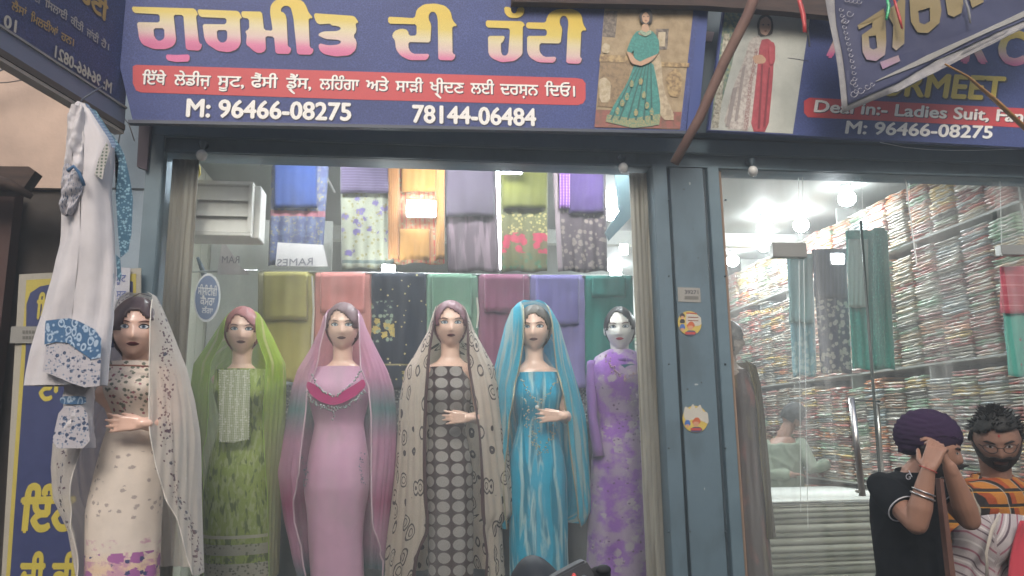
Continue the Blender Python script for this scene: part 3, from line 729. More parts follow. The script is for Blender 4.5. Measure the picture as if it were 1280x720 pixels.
# louvre vent in the window
Yv = .16
p0, p1 = at(232, 226, Yv), at(314, 296, Yv); m_v = plain('vent_white', (.66, .64, .6), .4)
vt = thing('louvre_vent', 'white three-blade louvre vent box at the top left of the window', 'vent', ((p0.x + p1.x) / 2, Yv + .05, p1.z))
for nm, a in (('frame_bar', (p0.x, p1.x, p0.z - .018, p0.z)), ('frame_bar', (p0.x, p1.x, p1.z, p1.z + .018)), ('frame_bar', (p0.x, p0.x + .016, p1.z + .019, p0.z - .019)), ('frame_bar', (p1.x - .02, p1.x, p1.z + .019, p0.z - .019))):
    bm = BM(); box(bm, a[0], a[1], Yv - .02, Yv + .04, a[2], a[3], .003); obj(nm, bm, m_v, vt)
hh = (p0.z - p1.z - .04) / 3
for i in range(3):
    bm = BM(); z = p1.z + .02 + i * hh; x0, x1 = p0.x + .017, p1.x - .021
    v = [bm.verts.new(q) for q in ((x0, Yv - .016, z), (x1, Yv - .016, z), (x1, Yv + .012, z + hh - .003), (x0, Yv + .012, z + hh - .003), (x0, Yv - .01, z), (x1, Yv - .01, z), (x1, Yv + .018, z + hh - .003), (x0, Yv + .018, z + hh - .003))]
    for f in ((0, 1, 2, 3), (7, 6, 5, 4), (0, 4, 5, 1), (3, 2, 6, 7), (0, 3, 7, 4), (1, 5, 6, 2)): bm.faces.new([v[k] for k in f])
    obj('louvre_blade', bm, m_v, vt)
bm = BM(); box(bm, p0.x + .01, p1.x + .03, Yv + .041, Yv + .2, p1.z + .004, p0.z - .004, .004); obj('vent_case', bm, m_v, vt)
# yellow bulb cap by the vent
c = at(243, 214, .1); t = thing('yellow_cap', 'small yellow hook with black knob above the louvre vent', 'hook', c)
bm = BM(); quadbox(bm, [(at(x, y, .1).x, at(x, y, .1).z) for x, y in ((243, 205), (250, 207), (251, 218), (246, 224), (238, 222), (241, 216))], .09, .105); obj('yellow_tab', bm, plain('yellow_plastic', '#c9b436', .5), t)
bm = BM(); tube(bm, [at(238, 211, .1), at(246, 211, .1)], .016, 10); obj('black_knob', bm, plain('black_rubber', '#262626', .6), t, True)
# brackets, pipe and roll near the left wall of the window
bm = BM(); tube(bm, [at(230, 340, .5), at(322, 338, .55)], .006, 8); tag(obj('rail_end', bm, m_rod, smooth=True), 'thin grey rail at the left inside the window under the vent', 'rail')
bm = BM(); tube(bm, [at(247, 322, .6), at(256, 345, .6), at(262, 370, .55)], [.008, .018, .006], 8); tag(obj('hook', bm, m_steeld, smooth=True), 'dark hook hanging on the rail beside the oval sign', 'hook')
# white bags with mirrored lettering
m_bag = plain('bag_white', (.6, .56, .55), .6); m_ink = plain('grey_ink', (.18, .17, .19), .6)
def bagflat(pix, Y, txt, a, b, h, lab, nm='paper_bag', mirror=True):
    bm = BM(); pxprism(bm, pix, Y, .004); o = obj(nm, bm, m_bag); tag(o, lab, 'bag'); lettering(txt, a, b, h, Y - .002, m_ink, o, bold=.01, mirror=mirror)
bagflat([(347, 303), (404, 306), (410, 333), (344, 333)], .93, 'RAMES', (346, 333), (391, 331), 9, 'white paper bag with mirrored grey letters below the leftmost hanging suit')
bagflat([(278, 299), (297, 327), (299, 332), (312, 343), (271, 343)], .5, 'RAM', (277, 329), (299, 329), 9, 'torn white triangular bag corner with mirrored letters under the vent')
# oval sticker sign
os_ = thing('oval_sign', 'blue oval sticker with white lettering at the left of the window', 'sign', at(259, 400, .06))
c = at(259, 372, .06); bm = BM(); disc(bm, (c.x, c.z), .062, .058, .064, 28, 2.0); obj('sign_rim', bm, plain('rim_white', (.7, .72, .75), .5), os_)
bm = BM(); disc(bm, (c.x, c.z), .056, .055, .0575, 28, 2.0); obj('sign_face', bm, plain('oval_blue', '#64799f', .5), os_)
m_wt = plain('white_print', (.72, .72, .74), .5, var=0)
for s, a, b, h in (('ਸੀਸੀਟੀਵੀ', (247, 368), (271, 370), 9), ('ਕੈਮਰਾ', (250, 381), (268, 382), 9), ('ਲੱਗਾ', (252, 391), (266, 392), 6)): lettering(s, a, b, h, .053, m_wt, os_, unit=.62, bold=.012)
# rectangular lamp in front of the orange suit and tube light between suits
def winlamp(pix, Y, en, lab, m=m_lamp):
    a, b = at(*pix[0], Y), at(*pix[1], Y); t = thing('window_lamp', lab, 'lamp', ((a.x + b.x) / 2, Y, b.z))
    bm = BM(); box(bm, a.x, b.x, Y, Y + .012, b.z, a.z, .003); obj('diffuser', bm, m, t)
    bm = BM(); box(bm, a.x - .006, b.x + .006, Y + .013, Y + .035, b.z - .006, a.z + .006, .003); obj('lamp_case', bm, m_case, t)
    l = area(None, b.x - a.x, a.z - b.z, en); o = bpy.data.objects.new('lamp_light', l); col.objects.link(o); o.parent = t; o.location = (0, -.02, (a.z - b.z) / 2); o.rotation_euler = (R(90), 0, 0)
winlamp(((509, 250), (544, 270)), .88, 1.6, 'rectangular white LED lamp glowing in front of the orange suit')
winlamp(((478, 331), (493, 339)), .86, 1.2, 'small glowing panel imitating a window reflection at the rail above the navy suit')  # glowing panel in place of a bright reflection in the window
winlamp(((755, 238), (771, 260)), 1.25, 1.5, 'bright square lamp between the brown suit and the right side of the window')
winlamp(((776, 305), (785, 317)), 1.3, .6, 'small glowing panel imitating a window reflection just above the lowest lamp at the right')  # reflection in the window, built as a glowing panel
winlamp(((628, 207), (652, 216)), .86, 1.2, 'small glowing panel imitating a window reflection at the very top over the olive suit')  # glow added for a highlight mirrored in the window
winlamp(((761, 323), (777, 338)), 1.2, 1.5, 'round bright lamp right below the brown suit')
winlamp(((1041, 317), (1056, 329)), .9, 1, 'small bright square lamp hanging over the dark slate suit')
winlamp(((620, 212), (626, 336)), 1.02, 2, 'upright glowing strip light in the gap right of the mauve suit', m_lamp2)
# dark curtain bracket beside right window side
bm = BM(); pxprism(bm, [(768, 205), (792, 207), (792, 268), (762, 300), (757, 290), (775, 262)], .7, .03); tag(obj('bracket_arm', bm, plain('arm_grey', '#6f868c', .5)), 'angled grey metal arm at the top right inside the window', 'bracket')
# rod in the window bay
bm = BM(); tube(bm, [at(418, 240, 1.6), at(405, 215, 1.4)], .01, 6); tag(obj('stay_rod', bm, m_case), 'thin slanting rod in the gap right of the grey blue suit', 'rod')
for i in range(3):  # unseen slim lamps added to brighten the display
    p = Vector((X0 + .9 + i * .9, .62, ZC - .002)); lampat(p, .3, .12, 6, ('added unseen slim ceiling lamp over the left mannequins', 'added unseen slim ceiling lamp over the middle mannequins', 'added unseen slim ceiling lamp over the right mannequins')[i], 'unseen slim lamps added over the display')
# ceiling beam in room
bm = BM(); box(bm, X0 + .02, X1 + .3, 3.1, 3.2, ZC - .14, ZC - .003, .004); struct('ceiling_beam', bm, m_white)
# white cloth wall behind upper row: partition
bm = BM(); box(bm, X0 + .02, X0 + .9, 1.9, 1.94, ZF + .003, 3.2); tag(obj('partition', bm, m_white), 'pale partition standing behind the hanging suits at the left', 'partition')
# ---------------------------------------------------------------- heads
def G(x, s): return math.exp(-(x / s) ** 2)
def headpt(d, male=False, s=1.0, grow=0.0):
    """unit direction (face looks to -y) -> point of the head surface, centre between chin and crown"""
    x, y, z = d; H = .120; W = .080; D = .095
    if male: W = .080; D = .10; H = .122
    zz = z * H; t = max(0, -z)
    wf = 1 - .40 * t ** 2.2 if not male else 1 - .26 * t ** 2.4
    X = x * W * wf * (1.05 if z > 0 else 1); Y = y * D
    if y > 0: Y *= 1.0 - .22 * t; 
    else: Y = y * D * (1 - .12 * t ** 2) - .004 * t
    if y < 0:
        fx = abs(x * W)
        front = min(1, -y * 1.6)
        nz = 0
        if -.046 < zz < .012: nz = (.012 - zz) / .046
        nose = G(x * W, .0095 + .006 * nz) * (.021 * nz ** 1.2 if zz > -.036 else .021 * max(0, 1 - (-.036 - zz) / .009))
        eye = -.009 * G(fx - .031, .016) * G(zz - .004, .012)
        brow = .004 * G(zz - .024, .01) * G(fx - .03, .03)
        cheek = .005 * G(fx - .042, .02) * G(zz + .03, .025)
        lip = .006 * G(fx, .02) * G(zz + .060, .009)
        chin = .007 * G(fx, .025) * G(zz + .098, .018)
        Y -= (nose + eye + brow + cheek + lip + chin) * front
    p = Vector((X, Y, zz)); 
    if grow: p += Vector((x, y, z)).normalized() * grow
    return p * s
def head_mesh(bm, M, male=False, s=1.0):
    n, m = 40, 30; rings = []
    for i in range(1, m):
        th = math.pi * i / m; rings.append([bm.verts.new(M @ headpt((math.sin(th) * math.sin(2 * math.pi * j / n), -math.sin(th) * math.cos(2 * math.pi * j / n), math.cos(th)), male, s)) for j in range(n)])
    a = bm.verts.new(M @ headpt((0, 0, 1), male, s)); b = bm.verts.new(M @ headpt((0, 0, -1), male, s))
    for r0, r1 in zip(rings, rings[1:]):
        for j in range(n): bm.faces.new((r0[j], r1[j], r1[(j + 1) % n], r0[(j + 1) % n]))
    for j in range(n): bm.faces.new((a, rings[0][j], rings[0][(j + 1) % n])); bm.faces.new((b, rings[-1][(j + 1) % n], rings[-1][j]))
def ears(bm, M, s=1, male=False):
    for k in (-1, 1): ellip(bm, M @ Vector((k * (.084 if not male else .083) * s, .012, -.008)), (.008 * s, .017 * s, .029 * s), rot=M.to_3x3(), seg=10)
def facept(x, z, male, s, off):
    """point on the face in front, at face coordinates (x, z) in metres (unscaled)"""
    H = .122 if male else .120; W = .080
    uz = max(-.98, min(.98, z / H)); t = max(0, -uz)
    wf = (1 - .40 * t ** 2.2) if not male else 1 - .26 * t ** 2.4
    ux = max(-.95, min(.95, x / (W * wf))); y = -math.sqrt(max(.02, 1 - min(.98, uz * uz + ux * ux)))
    # the head is parameterised by unit direction
    p = headpt((ux, y, uz), male, s); p.y -= off; return p
def face_patch(nm, M, pts, mat, parent, male=False, s=1, off=.0015, n=3):
    """filled outline following the face: fan of rings towards the centre"""
    pts = smoothpoly(pts, 2); cx = sum(p[0] for p in pts) / len(pts); cz = sum(p[1] for p in pts) / len(pts)
    bm = bmesh.new(); prev = None; c = bm.verts.new(M @ facept(cx, cz, male, s, off))
    for k in range(1, n + 1):
        f = k / n; cur = [bm.verts.new(M @ facept(cx + (x - cx) * f, cz + (z - cz) * f, male, s, off)) for x, z in pts]
        for j in range(len(pts)):
            j2 = (j + 1) % len(pts)
            if prev: bm.faces.new((prev[j], cur[j], cur[j2], prev[j2]))
            else: bm.faces.new((c, cur[j], cur[j2]))
        prev = cur
    return obj(nm, bm, mat, parent, True)
m_eyew = plain('eye_white', (.62, .64, .66), .25, var=0); m_pupil = plain('eye_dark', '#1b1c22', .2, var=0)
m_eyem = plain('eye_dull', (.36, .33, .31), .3, var=0); m_iris = plain('iris_grey_blue', '#55667a', .25, var=0); m_irisb = plain('iris_brown', '#3a2418', .25, var=0)
def face(M, parent, lipm, browm, male=False, s=1, iris=m_iris, lash=True):
    es = .8 if male else 1.02
    for k in (-1, 1):
        ex = k * .031; E_ = lambda L_: [(ex + (x_ - ex) * es, .004 + (z_ - .004) * es) for x_, z_ in L_]
        if lash: face_patch('eyelid_line', M, E_([(ex - k * .017, .003), (ex - k * .008, .013), (ex + k * .008, .0145), (ex + k * .021, .008), (ex + k * .014, -.003), (ex - k * .008, -.004)]), m_pupil, parent, male, s, .0022)
        face_patch('eye', M, E_([(ex - k * .0145, .003), (ex - k * .006, .0095), (ex + k * .008, .0105), (ex + k * .0165, .006), (ex + k * .010, -.0025), (ex - k * .006, -.003)]), m_eyew if not male else m_eyem, parent, male, s, .0034)
        face_patch('iris', M, E_([(ex + .0065 * math.cos(a), .004 + .0065 * math.sin(a)) for a in [i * math.pi / 4 for i in range(8)]]), iris, parent, male, s, .0044, 1)
        face_patch('pupil', M, [(ex + .003 * math.cos(a), .004 + .003 * math.sin(a)) for a in [i * math.pi / 3 for i in range(6)]], m_pupil, parent, male, s, .0052, 1)
        th = .0065 if male else .0035
        face_patch('eyebrow', M, [(ex - k * .017, .020), (ex - k * .004, .0255 + th * .3), (ex + k * .010, .0285 + th * .3), (ex + k * .024, .0215), (ex + k * .010, .0285 - th), (ex - k * .004, .025 - th), (ex - k * .017, .020 - th * .7)], browm, parent, male, s, .0022)
    face_patch('lips', M, [(-.024, -.060), (-.011, -.0550), (-.004, -.0530), (0, -.0545), (.004, -.0530), (.011, -.0550), (.024, -.060), (.012, -.0665), (0, -.0685), (-.012, -.0665)], lipm, parent, male, s, .0018)
def hairshell(M, parent, mat, part=0.015, s=1, low=-.10, grow=.008, male=False, hl=.072, side=.066, nm='hair', wav=.0022, solid=.006):
    bm = bmesh.new(); n, m = 56, 40; V = []
    for i in range(m + 1):
        th = math.pi * i / m + .0001; row = []
        for j in range(n):
            a = 2 * math.pi * j / n; d = (math.sin(th) * math.sin(a), -math.sin(th) * math.cos(a), math.cos(th))
            p = headpt(d, male, s)
            if d[1] < 0: p.y = max(p.y, -.098 * s) if abs(p.x) < .03 else p.y
            g_ = grow + wav * math.sin(a * 9 + th * 6) * math.sin(th)
            row.append(bm.verts.new(M @ (p + Vector(d) * g_ * s)))
        V.append(row)
    for i in range(m):
        for j in range(n):
            a = 2 * math.pi * (j + .5) / n; th = math.pi * (i + .5) / m
            x = math.sin(th) * math.sin(a) * .08; y = -math.sin(th) * math.cos(a); z = math.cos(th) * .118
            if z < low: continue
            if y < .02:
                u = abs(x - part) / .07
                ex_ = 0 if not male else 1
                line = hl - .115 * u ** 2.6 - (.01 * math.sin((x - part) * 60)) if not male else hl - .012 * u ** 2 - .004 * math.sin(x * 90)
                if z < line and abs(x) < side: continue
                if male and y < -.10 and z < line: continue
                if male and z < line and y < .02: continue
                if y < -.25 and z < -.01 : continue
            bm.faces.new((V[i][j], V[i + 1][j], V[i + 1][(j + 1) % n], V[i][(j + 1) % n]))
    bmesh.ops.delete(bm, geom=[v for v in bm.verts if not v.link_faces], context='VERTS')
    bmesh.ops.recalc_face_normals(bm, faces=bm.faces)
    bmesh.ops.solidify(bm, geom=bm.faces[:], thickness=solid * s)
    return obj(nm, bm, mat, parent, True)

# ---------------------------------------------------------------- hand: palm, five fingers
def hand(bm, wrist, tip_dir, palm_n, s=1.0, curl=.35, side=1, spread=.12, thumb=1.0):
    """tip_dir: fingers' direction, palm_n: normal out of the palm, side: +1 thumb on the 'up' side"""
    f = Vector(tip_dir).normalized(); n = Vector(palm_n); n = (n - f * n.dot(f)).normalized(); u = n.cross(f).normalized() * side; w_ = Vector(wrist)
    L = .085 * s
    cappedtube(bm, [w_ - f * .02 * s, w_ + f * .01 * s], [.021 * s, .021 * s], 10)
    for k in (-1.4, -.5, .5, 1.4):
        cappedtube(bm, [w_ + u * k * .008 * s, w_ + f * L * .55 + u * k * .0145 * s, w_ + f * L * .97 + u * k * .0165 * s], [.014 * s, .0135 * s, .0105 * s], 8)
    for i, (k, ln, c0) in enumerate(((1.5, .068, .8), (.5, .078, 1.0), (-.5, .073, 1.1), (-1.5, .058, 1.3))):
        p = w_ + f * L * .92 + u * k * .0172 * s; a = curl * c0 * .5; pts = [p]; d = (f + u * k * spread * .5).normalized()
        for j, q in enumerate((.46, .30, .24)):
            dd = (d * math.cos(a) + n * math.sin(a)); p = p + dd * ln * q * s; pts.append(p); a += curl * c0 * .75
        cappedtube(bm, pts, [.0086 * s, .0078 * s, .007 * s, .0056 * s], 8)
    p = w_ + f * .015 * s + u * .018 * s; d1 = (f * (.55 + .4 * (1 - thumb)) + u * .75 * thumb + n * .5).normalized(); d2 = (f * .85 + u * .42 * thumb + n * .35).normalized()
    cappedtube(bm, [p, p + d1 * .034 * s, p + d1 * .034 * s + d2 * .028 * s, p + d1 * .034 * s + d2 * .052 * s], [.0145 * s, .0115 * s, .0095 * s, .0075 * s], 8)

# ---------------------------------------------------------------- mannequins
m_skin = plain('mannequin_skin', '#e8bfab', .32, var=.04, coat=.5); m_skinw = plain('mannequin_white', '#dcd8d3', .32, var=.03, coat=.3)
m_lipd = plain('dark_lip', '#5a2328', .3, var=0); m_lipr = plain('red_lip', '#b0394a', .3, var=0)
m_brow = plain('painted_brow', '#6b4438', .5, var=0)
def hairm(n, c): return plain('hair_' + n, c, .55, var=.3, nscale=30, scale=(1, 1, 3), coat=.1)

def mannequin(label, hx, hy, Y, hs, dress, dressmat, skin, hair, veil=None, veilmat=None, hand_px=None, arm_px=None, neck_py=None, extras=None, lipm=m_lipd, ry=.15, face_rot=0, fold=0, basez=.522, hairkw={}, hand_left=True, edge=None, bustz=None):
    H = at(hx, hy, Y); base = Vector((H.x, Y, basez)); t = thing('mannequin', label, 'mannequin', base, 'dressed mannequins')
    M = Matrix.Translation(H) @ Matrix.Rotation(face_rot, 4, 'Z') @ Matrix.Rotation(R(2), 4, 'X')
    bm = bmesh.new(); head_mesh(bm, M, s=hs); ears(bm, M, hs)
    s = hs
    P = lambda x, y, z: H + Vector((x, y, z)) * s
    cappedtube(bm, [P(0, .025, -.06), P(0, .022, -.13), P(0, .02, -.18), P(0, .02, -.22)], [.054 * s, .047 * s, .050 * s, .075 * s], 20)
    # shoulders and chest as elliptical rings
    rings = []
    for z, a, b in ((-.165, .05, .045), (-.19, .075, .055), (-.205, .108, .065), (-.222, .135, .072), (-.24, .145, .074), (-.27, .13, .07), (-.30, .095, .06), (-.34, .08, .05)):
        rings.append([bm.verts.new(P(a * math.sin(k * math.pi / 12), .02 - b * math.cos(k * math.pi / 12), z)) for k in range(24)])
    for r0, r1 in zip(rings, rings[1:]):
        for k in range(24): bm.faces.new((r0[k], r1[k], r1[(k + 1) % 24], r0[(k + 1) % 24]))
    bm.faces.new(rings[0]); bm.faces.new(rings[-1][::-1])
    # collar bones
    # legs down to the base
    if arm_px:
        sh, el, wr = [at(x, y, Y) + Vector((0, dy, 0)) for (x, y, dy) in arm_px]
        cappedtube(bm, [sh, el], [.048 * s, .038 * s], 12); cappedtube(bm, [el, (el + wr) / 2, wr], [.037 * s, .034 * s, .022 * s], 12)
        d = (wr - el).normalized(); hd = Vector(((-1 if hand_left else 1), -.12, .02))
        hand(bm, wr, hd, (0, 1, 0), s=s * .86, curl=.3, side=1 if hand_left else -1, spread=.26, thumb=.45)
    me = fuse(bm, .0055 * s, 1, 'body'); b = link('body', me, skin, t)
    face(M, t, lipm, m_brow, s=s)
    if hair: hairshell(M, t, hair, s=s, **hairkw)
    # dress
    rows, uvs = [], []; n = 48; y0, y1 = dress[0][0], dress[-1][0]; nr = 60
    top = neck_py or y0
    for i in range(nr + 1):
        py = y0 + (y1 - y0) * i / nr; xl, xr = interp(dress, py)
        a, b_ = at(xl, py, Y), at(xr, py, Y); c = (a + b_) / 2; rx = (b_.x - a.x) / 2; f = i / nr
        dep = min(rx * .78, .125 * s + .05 * f) * (1 - .2 * G(f - .30, .10) + .06 * G(f - .55, .15)); bust = .055 * s * G(f - (bustz or .13), .07)
        row, uv = [], []
        for j in range(n + 1):
            an = 2 * math.pi * j / n - math.pi; sx, cy = math.sin(an), math.cos(an)
            w_ = 1 + (.012 + .035 * f * fold) * math.sin(an * 9 + f * 3) * f + .02 * noise.noise(Vector((sx * 3, cy * 3, f * 6 + hx))) + .022 * noise.noise(Vector((sx * 6 + f * 5, cy * 6, f * 9 + hx * 2))) * min(1, f * 4)
            yy = Y + .02 - dep * cy * w_ - (bust * max(0, cy) * (abs(math.sin(an * 1)) + .35))
            row.append((c.x + rx * sx * w_, yy, c.z)); uv.append(((j / n - .5) * 2 * rx * 2.4, c.z))
        rows.append(row); uvs.append(uv)
    zb_ = rows[-1][0][2]
    lastz = basez + .16
    rows.append([(x, y, lastz) for x, y, z in rows[-1]]); uvs.append([(u, lastz) for u, v in uvs[-1]])
    d = obj('dress', grid(rows, uvs, thick=.0), dressmat, t, True)
    # stand: trouser legs and base plate
    bm = bmesh.new()
    for k in (-1, 1): cappedtube(bm, [(H.x + k * .06, Y + .02, lastz + .2), (H.x + k * .06, Y + .02, basez + .05)], [.05, .035], 10)
    obj('trouser', bm, dressmat, t, True)
    bm = bmesh.new(); box(bm, H.x - .15, H.x + .15, Y - .12, Y + .16, basez + .001, basez + .02, .004); obj('stand_base', bm, plain('stand_white', (.6, .6, .6), .4), t)
    if veil:
        rows, uvs = [], []; nu = 140; nr = 80; v0, v1 = veil[0][0], veil[-1][0]; yc = Y + .02
        for i in range(nr + 1):
            f = i / nr; py = v0 + (v1 - v0) * f ** 1.15; xlo, xli, xri, xro = interp(veil, py)
            cen = at(hx, py, Y); X = lambda q: at(q, py, Y).x
            RL, RR = max(.004, cen.x - X(xlo)), max(.004, X(xro) - cen.x); el_, er_ = max(-.7 * RL, min(RL * .985, cen.x - X(xli))), max(-.7 * RR, min(RR * .985, X(xri) - cen.x))
            zr = cen.z; below = H.z - zr
            dep = interp([(-.14, .02), (-.12, .06), (-.08, .098), (0, .112), (.14, .115), (.22, .12), (.34, ry), (.5, ry + .02), (1.2, ry + .04)], below / s)[0] * s
            if zr > H.z: dep = .112 * s * math.sqrt(max(.02, 1 - ((zr - H.z) / (at(hx, v0, Y).z - H.z + .004)) ** 2))
            tl, tr_ = math.pi - math.asin(el_ / RL), math.pi - math.asin(er_ / RR)
            row, uv = [], []
            amp = .05 * min(1, max(0, below / .3)) * (1 if below > 0 else 0)
            for j in range(nu + 1):
                an = -tl + (tl + tr_) * j / nu; rx = RL if an < 0 else RR
                rip = 1 - amp * ((.5 + .5 * math.sin(an * 8 + f * 5 + hx)) * .6 + .35 * math.sin(an * 23 + f * 9 + hx * 2) * min(1, f * 2)) * abs(math.sin(an))
                zz = zr - .0 * math.cos(an)
                row.append((cen.x + rx * math.sin(an) * ((rip + .012 * min(1, max(0, below - .05) * 4) * math.sin(an * 37 + 3 * math.sin(f * 4 + hx) + hx)) if abs(math.sin(an)) < .97 else 1), yc + dep * math.cos(an) * (1 + amp * .8 * math.sin(an * 11 + f * 4) + amp * .5 * math.sin(an * 27 + f * 7 + hx) + .045 * min(1, max(0, below - .05) * 4) * math.sin(an * 37 + 3 * math.sin(f * 4 + hx) + hx)), zz))
                uv.append((an * .19 if abs(an) < 2 else an * .19, zr))
            # u measured from the front edges for border prints
            uv = [(min((j) / nu * (tl + tr_) * (RL + RR) / 2, (nu - j) / nu * (tl + tr_) * (RL + RR) / 2) if edge != 'flat' else a[0], a[1]) for j, a in enumerate(uv)]
            rows.append(row); uvs.append(uv)
        vo = obj('veil', grid(rows, uvs, thick=0), veilmat, t, True)
        if edge and edge != 'flat':
            for side in (0, -1):
                bm = bmesh.new(); pts = [Vector(r[side]) + Vector((0, -.003, 0)) for r in rows[4:]]
                tube(bm, pts, edge[1], 6); obj('veil_trim', bm, edge[0], vo, True)
    if extras: extras(t, H, s, Y, M)
    return t

# pieces laid over a dress: follow its front surface
def front_patch(nm, pix, Y, mat, t, dy, curve=.0, xc=None, sm=1):
    P = [at(x, y, Y) for x, y in smoothpoly(pix, sm)]
    xs = [p.x for p in P]; c = (min(xs) + max(xs)) / 2 if xc is None else at(xc, pix[0][1], Y).x
    bm = bmesh.new(); L = bm.loops.layers.uv.new('UV'); vs = [bm.verts.new((p.x, Y - dy, p.z)) for p in P]
    f = bm.faces.new(vs); bmesh.ops.triangulate(bm, faces=[f]); bmesh.ops.subdivide_edges(bm, edges=bm.edges[:], cuts=3, use_grid_fill=True)
    for v in bm.verts: v.co.y += curve * (v.co.x - c) ** 2
    for f in bm.faces:
        f.smooth = True
        for lp in f.loops: lp[L].uv = (lp.vert.co.x, lp.vert.co.z)
    return obj(nm, bm, mat, t, True)
def beads(nm, path, Y, dy, r, mat, t, n, curve, xc, jit=0):
    bm = bmesh.new(); seg = [(Vector((a[0], a[1])), Vector((b[0], b[1]))) for a, b in zip(path, path[1:])]; Ls = [(b - a).length for a, b in seg]; T = sum(Ls); cx = at(xc, path[0][1], Y).x
    for i in range(n):
        d = T * i / (n - 1); k = 0
        while k < len(Ls) - 1 and d > Ls[k]: d -= Ls[k]; k += 1
        q = seg[k][0].lerp(seg[k][1], min(1, d / Ls[k])); p = at(q.x + rnd.uniform(-jit, jit), q.y + rnd.uniform(-jit, jit), Y)
        m = Matrix.Translation((p.x, Y - dy + curve * (p.x - cx) ** 2, p.z)) @ Matrix.Diagonal((1, .5, 1, 1))
        bmesh.ops.create_icosphere(bm, subdivisions=1, radius=r * rnd.uniform(.7, 1.2), matrix=m)
    return obj(nm, bm, mat, t, True)
YM = .42
# 1: outside, left: cream floral suit and white veil with leafy border
def z_at(py, Y=YM): return at(400, py, Y).z
Y1 = -.57
zA, zB = z_at(655, Y1), z_at(720, Y1)
d1 = cloth('cream_floral', '#dacdc0', [('flower', '#a79a94', 34, .25, 1, (z_at(640, Y1), z_at(560, Y1))), ('flower', '#6f7468', 55, .34, 1, (z_at(520, Y1), z_at(452, Y1)), (-.07, .09)), ('flower', '#9b5f6a', 50, .26, 1, (z_at(528, Y1), z_at(456, Y1)), (-.06, .08)), ('hump', '#dcae7a', z_at(700, Y1), .07, .5), ('blotch', '#c294a6', 22, .60, (z_at(700, Y1), z_at(664, Y1))), ('blotch', '#c294a6', 16, .50, (z_at(760, Y1), z_at(690, Y1))), ('flower', '#a3679c', 18, .42, 1, (z_at(800, Y1), z_at(680, Y1))), ('flower', '#454a72', 30, .25, 1, (z_at(800, Y1), z_at(684, Y1)))])
v1 = cloth('white_veil', '#cfc8c0', [('flower', '#3f4566', 42, .30, 1, (0, 9), (.05, .085)), ('flower', '#6a4f5a', 60, .3, 1, (0, 9), (.03, .1))], alpha=.74, weave=0)
def ex1(t, H, s, Y, M):
    bm = BM(); tube(bm, [at(136, 459.5, Y) + Vector((0, -.10, 0)), at(150, 459.5, Y) + Vector((0, -.118, 0)), at(175, 460, Y) + Vector((0, -.12, 0)), at(196, 460.5, Y) + Vector((0, -.10, 0))], .0035, 6); obj('neck_piping', bm, plain('rust_piping', '#8d5a48', .6), t, True)
    e = M @ Vector((-.08, -.01, -.035)); bm = BM(); ellip(bm, e, (.010, .008, .02)); ellip(bm, e + Vector((0, 0, -.03)), (.013, .008, .012)); obj('earring', bm, plain('blue_stone', '#33406b', .3), t, True)
m_hb = hairm('dark_brown', '#4b3a3e')
mannequin('mannequin in cream flowered suit and white leafy bordered veil, standing outside by the left post', 170, 412, Y1, 1.08,
          [(452, 134, 200), (482, 130, 203), (520, 136, 196), (560, 124, 202), (590, 117, 203), (640, 106, 200), (720, 104, 196)], d1, m_skin, m_hb,
          [(364, 160, 162, 182, 184), (368, 152, 153, 190, 192), (376, 146, 150, 193, 197), (400, 141, 146, 195, 207), (430, 134, 138, 196, 219), (460, 122, 132, 196, 231), (500, 104, 126, 198, 241), (540, 80, 121, 202, 247), (552, 66, 118, 204, 248), (580, 64, 112, 209, 249), (620, 67, 104, 219, 249), (660, 86, 106, 236, 250), (720, 97, 108, 246, 252)],
          v1, None, [(205, 472, .03), (215, 531, .0), (193, 530, -.14)], extras=ex1, face_rot=R(14), basez=.16 + .36, edge=(plain('cream_trim', '#d6cfc6', .7), .0025), hairkw=dict(part=.012, hl=.058))
# ledge it stands on
bm = BM(); a = at(60, 400, Y1).x; b_ = at(262, 400, Y1).x; box(bm, a, b_, Y1 - .2, Y1 + .22, .004, .52, .006); tag(obj('wooden_stand', bm, plain('stand_wood', '#5c4636', .7, scale=(1, 1, 8))), 'low wooden bench under the outside mannequin at the left', 'bench')

# 2: green
def bnd(py0, py1): return z_at(py1), z_at(py0)
d2 = cloth('green_dress', '#94a452', [('streak', '#a9b27c', 60, .55, .3), ('streak', '#5f7038', 50, .58, .25), ('band', '#b9b5a2', *bnd(663, 667)), ('band', '#a9a595', *bnd(674, 687)), ('band', '#b3ae9f', *bnd(697, 735)), ('flower', '#6f7060', 60, .3, 1, bnd(674, 735))])
v2 = cloth('green_veil', '#9cbc34', [('grad', '#a9ab78', z_at(470), z_at(560)), ('streak', '#c6c48e', 30, .62, .05)], alpha=.60, weave=0)
def ex2(t, H, s, Y, M):
    front_patch('lace_panel', [(282, 465), (319, 465), (318, 548), (300, 553), (283, 552)], Y, cloth('lace_panel', '#bcc0a4', [('vstripe', '#dcdcd0', .035, .3), ('dots', '#8f9a68', .009, .33), ('flower', '#d8d8cc', 60, .3)]), t, .150, 1.2, 302, 0)
    beads('lace_edge', [(282, 465), (283, 552), (318, 549), (319, 465)], Y, .152, .0035, plain('lace_cream', '#d3d2c4', .6), t, 70, 1.2, 302)
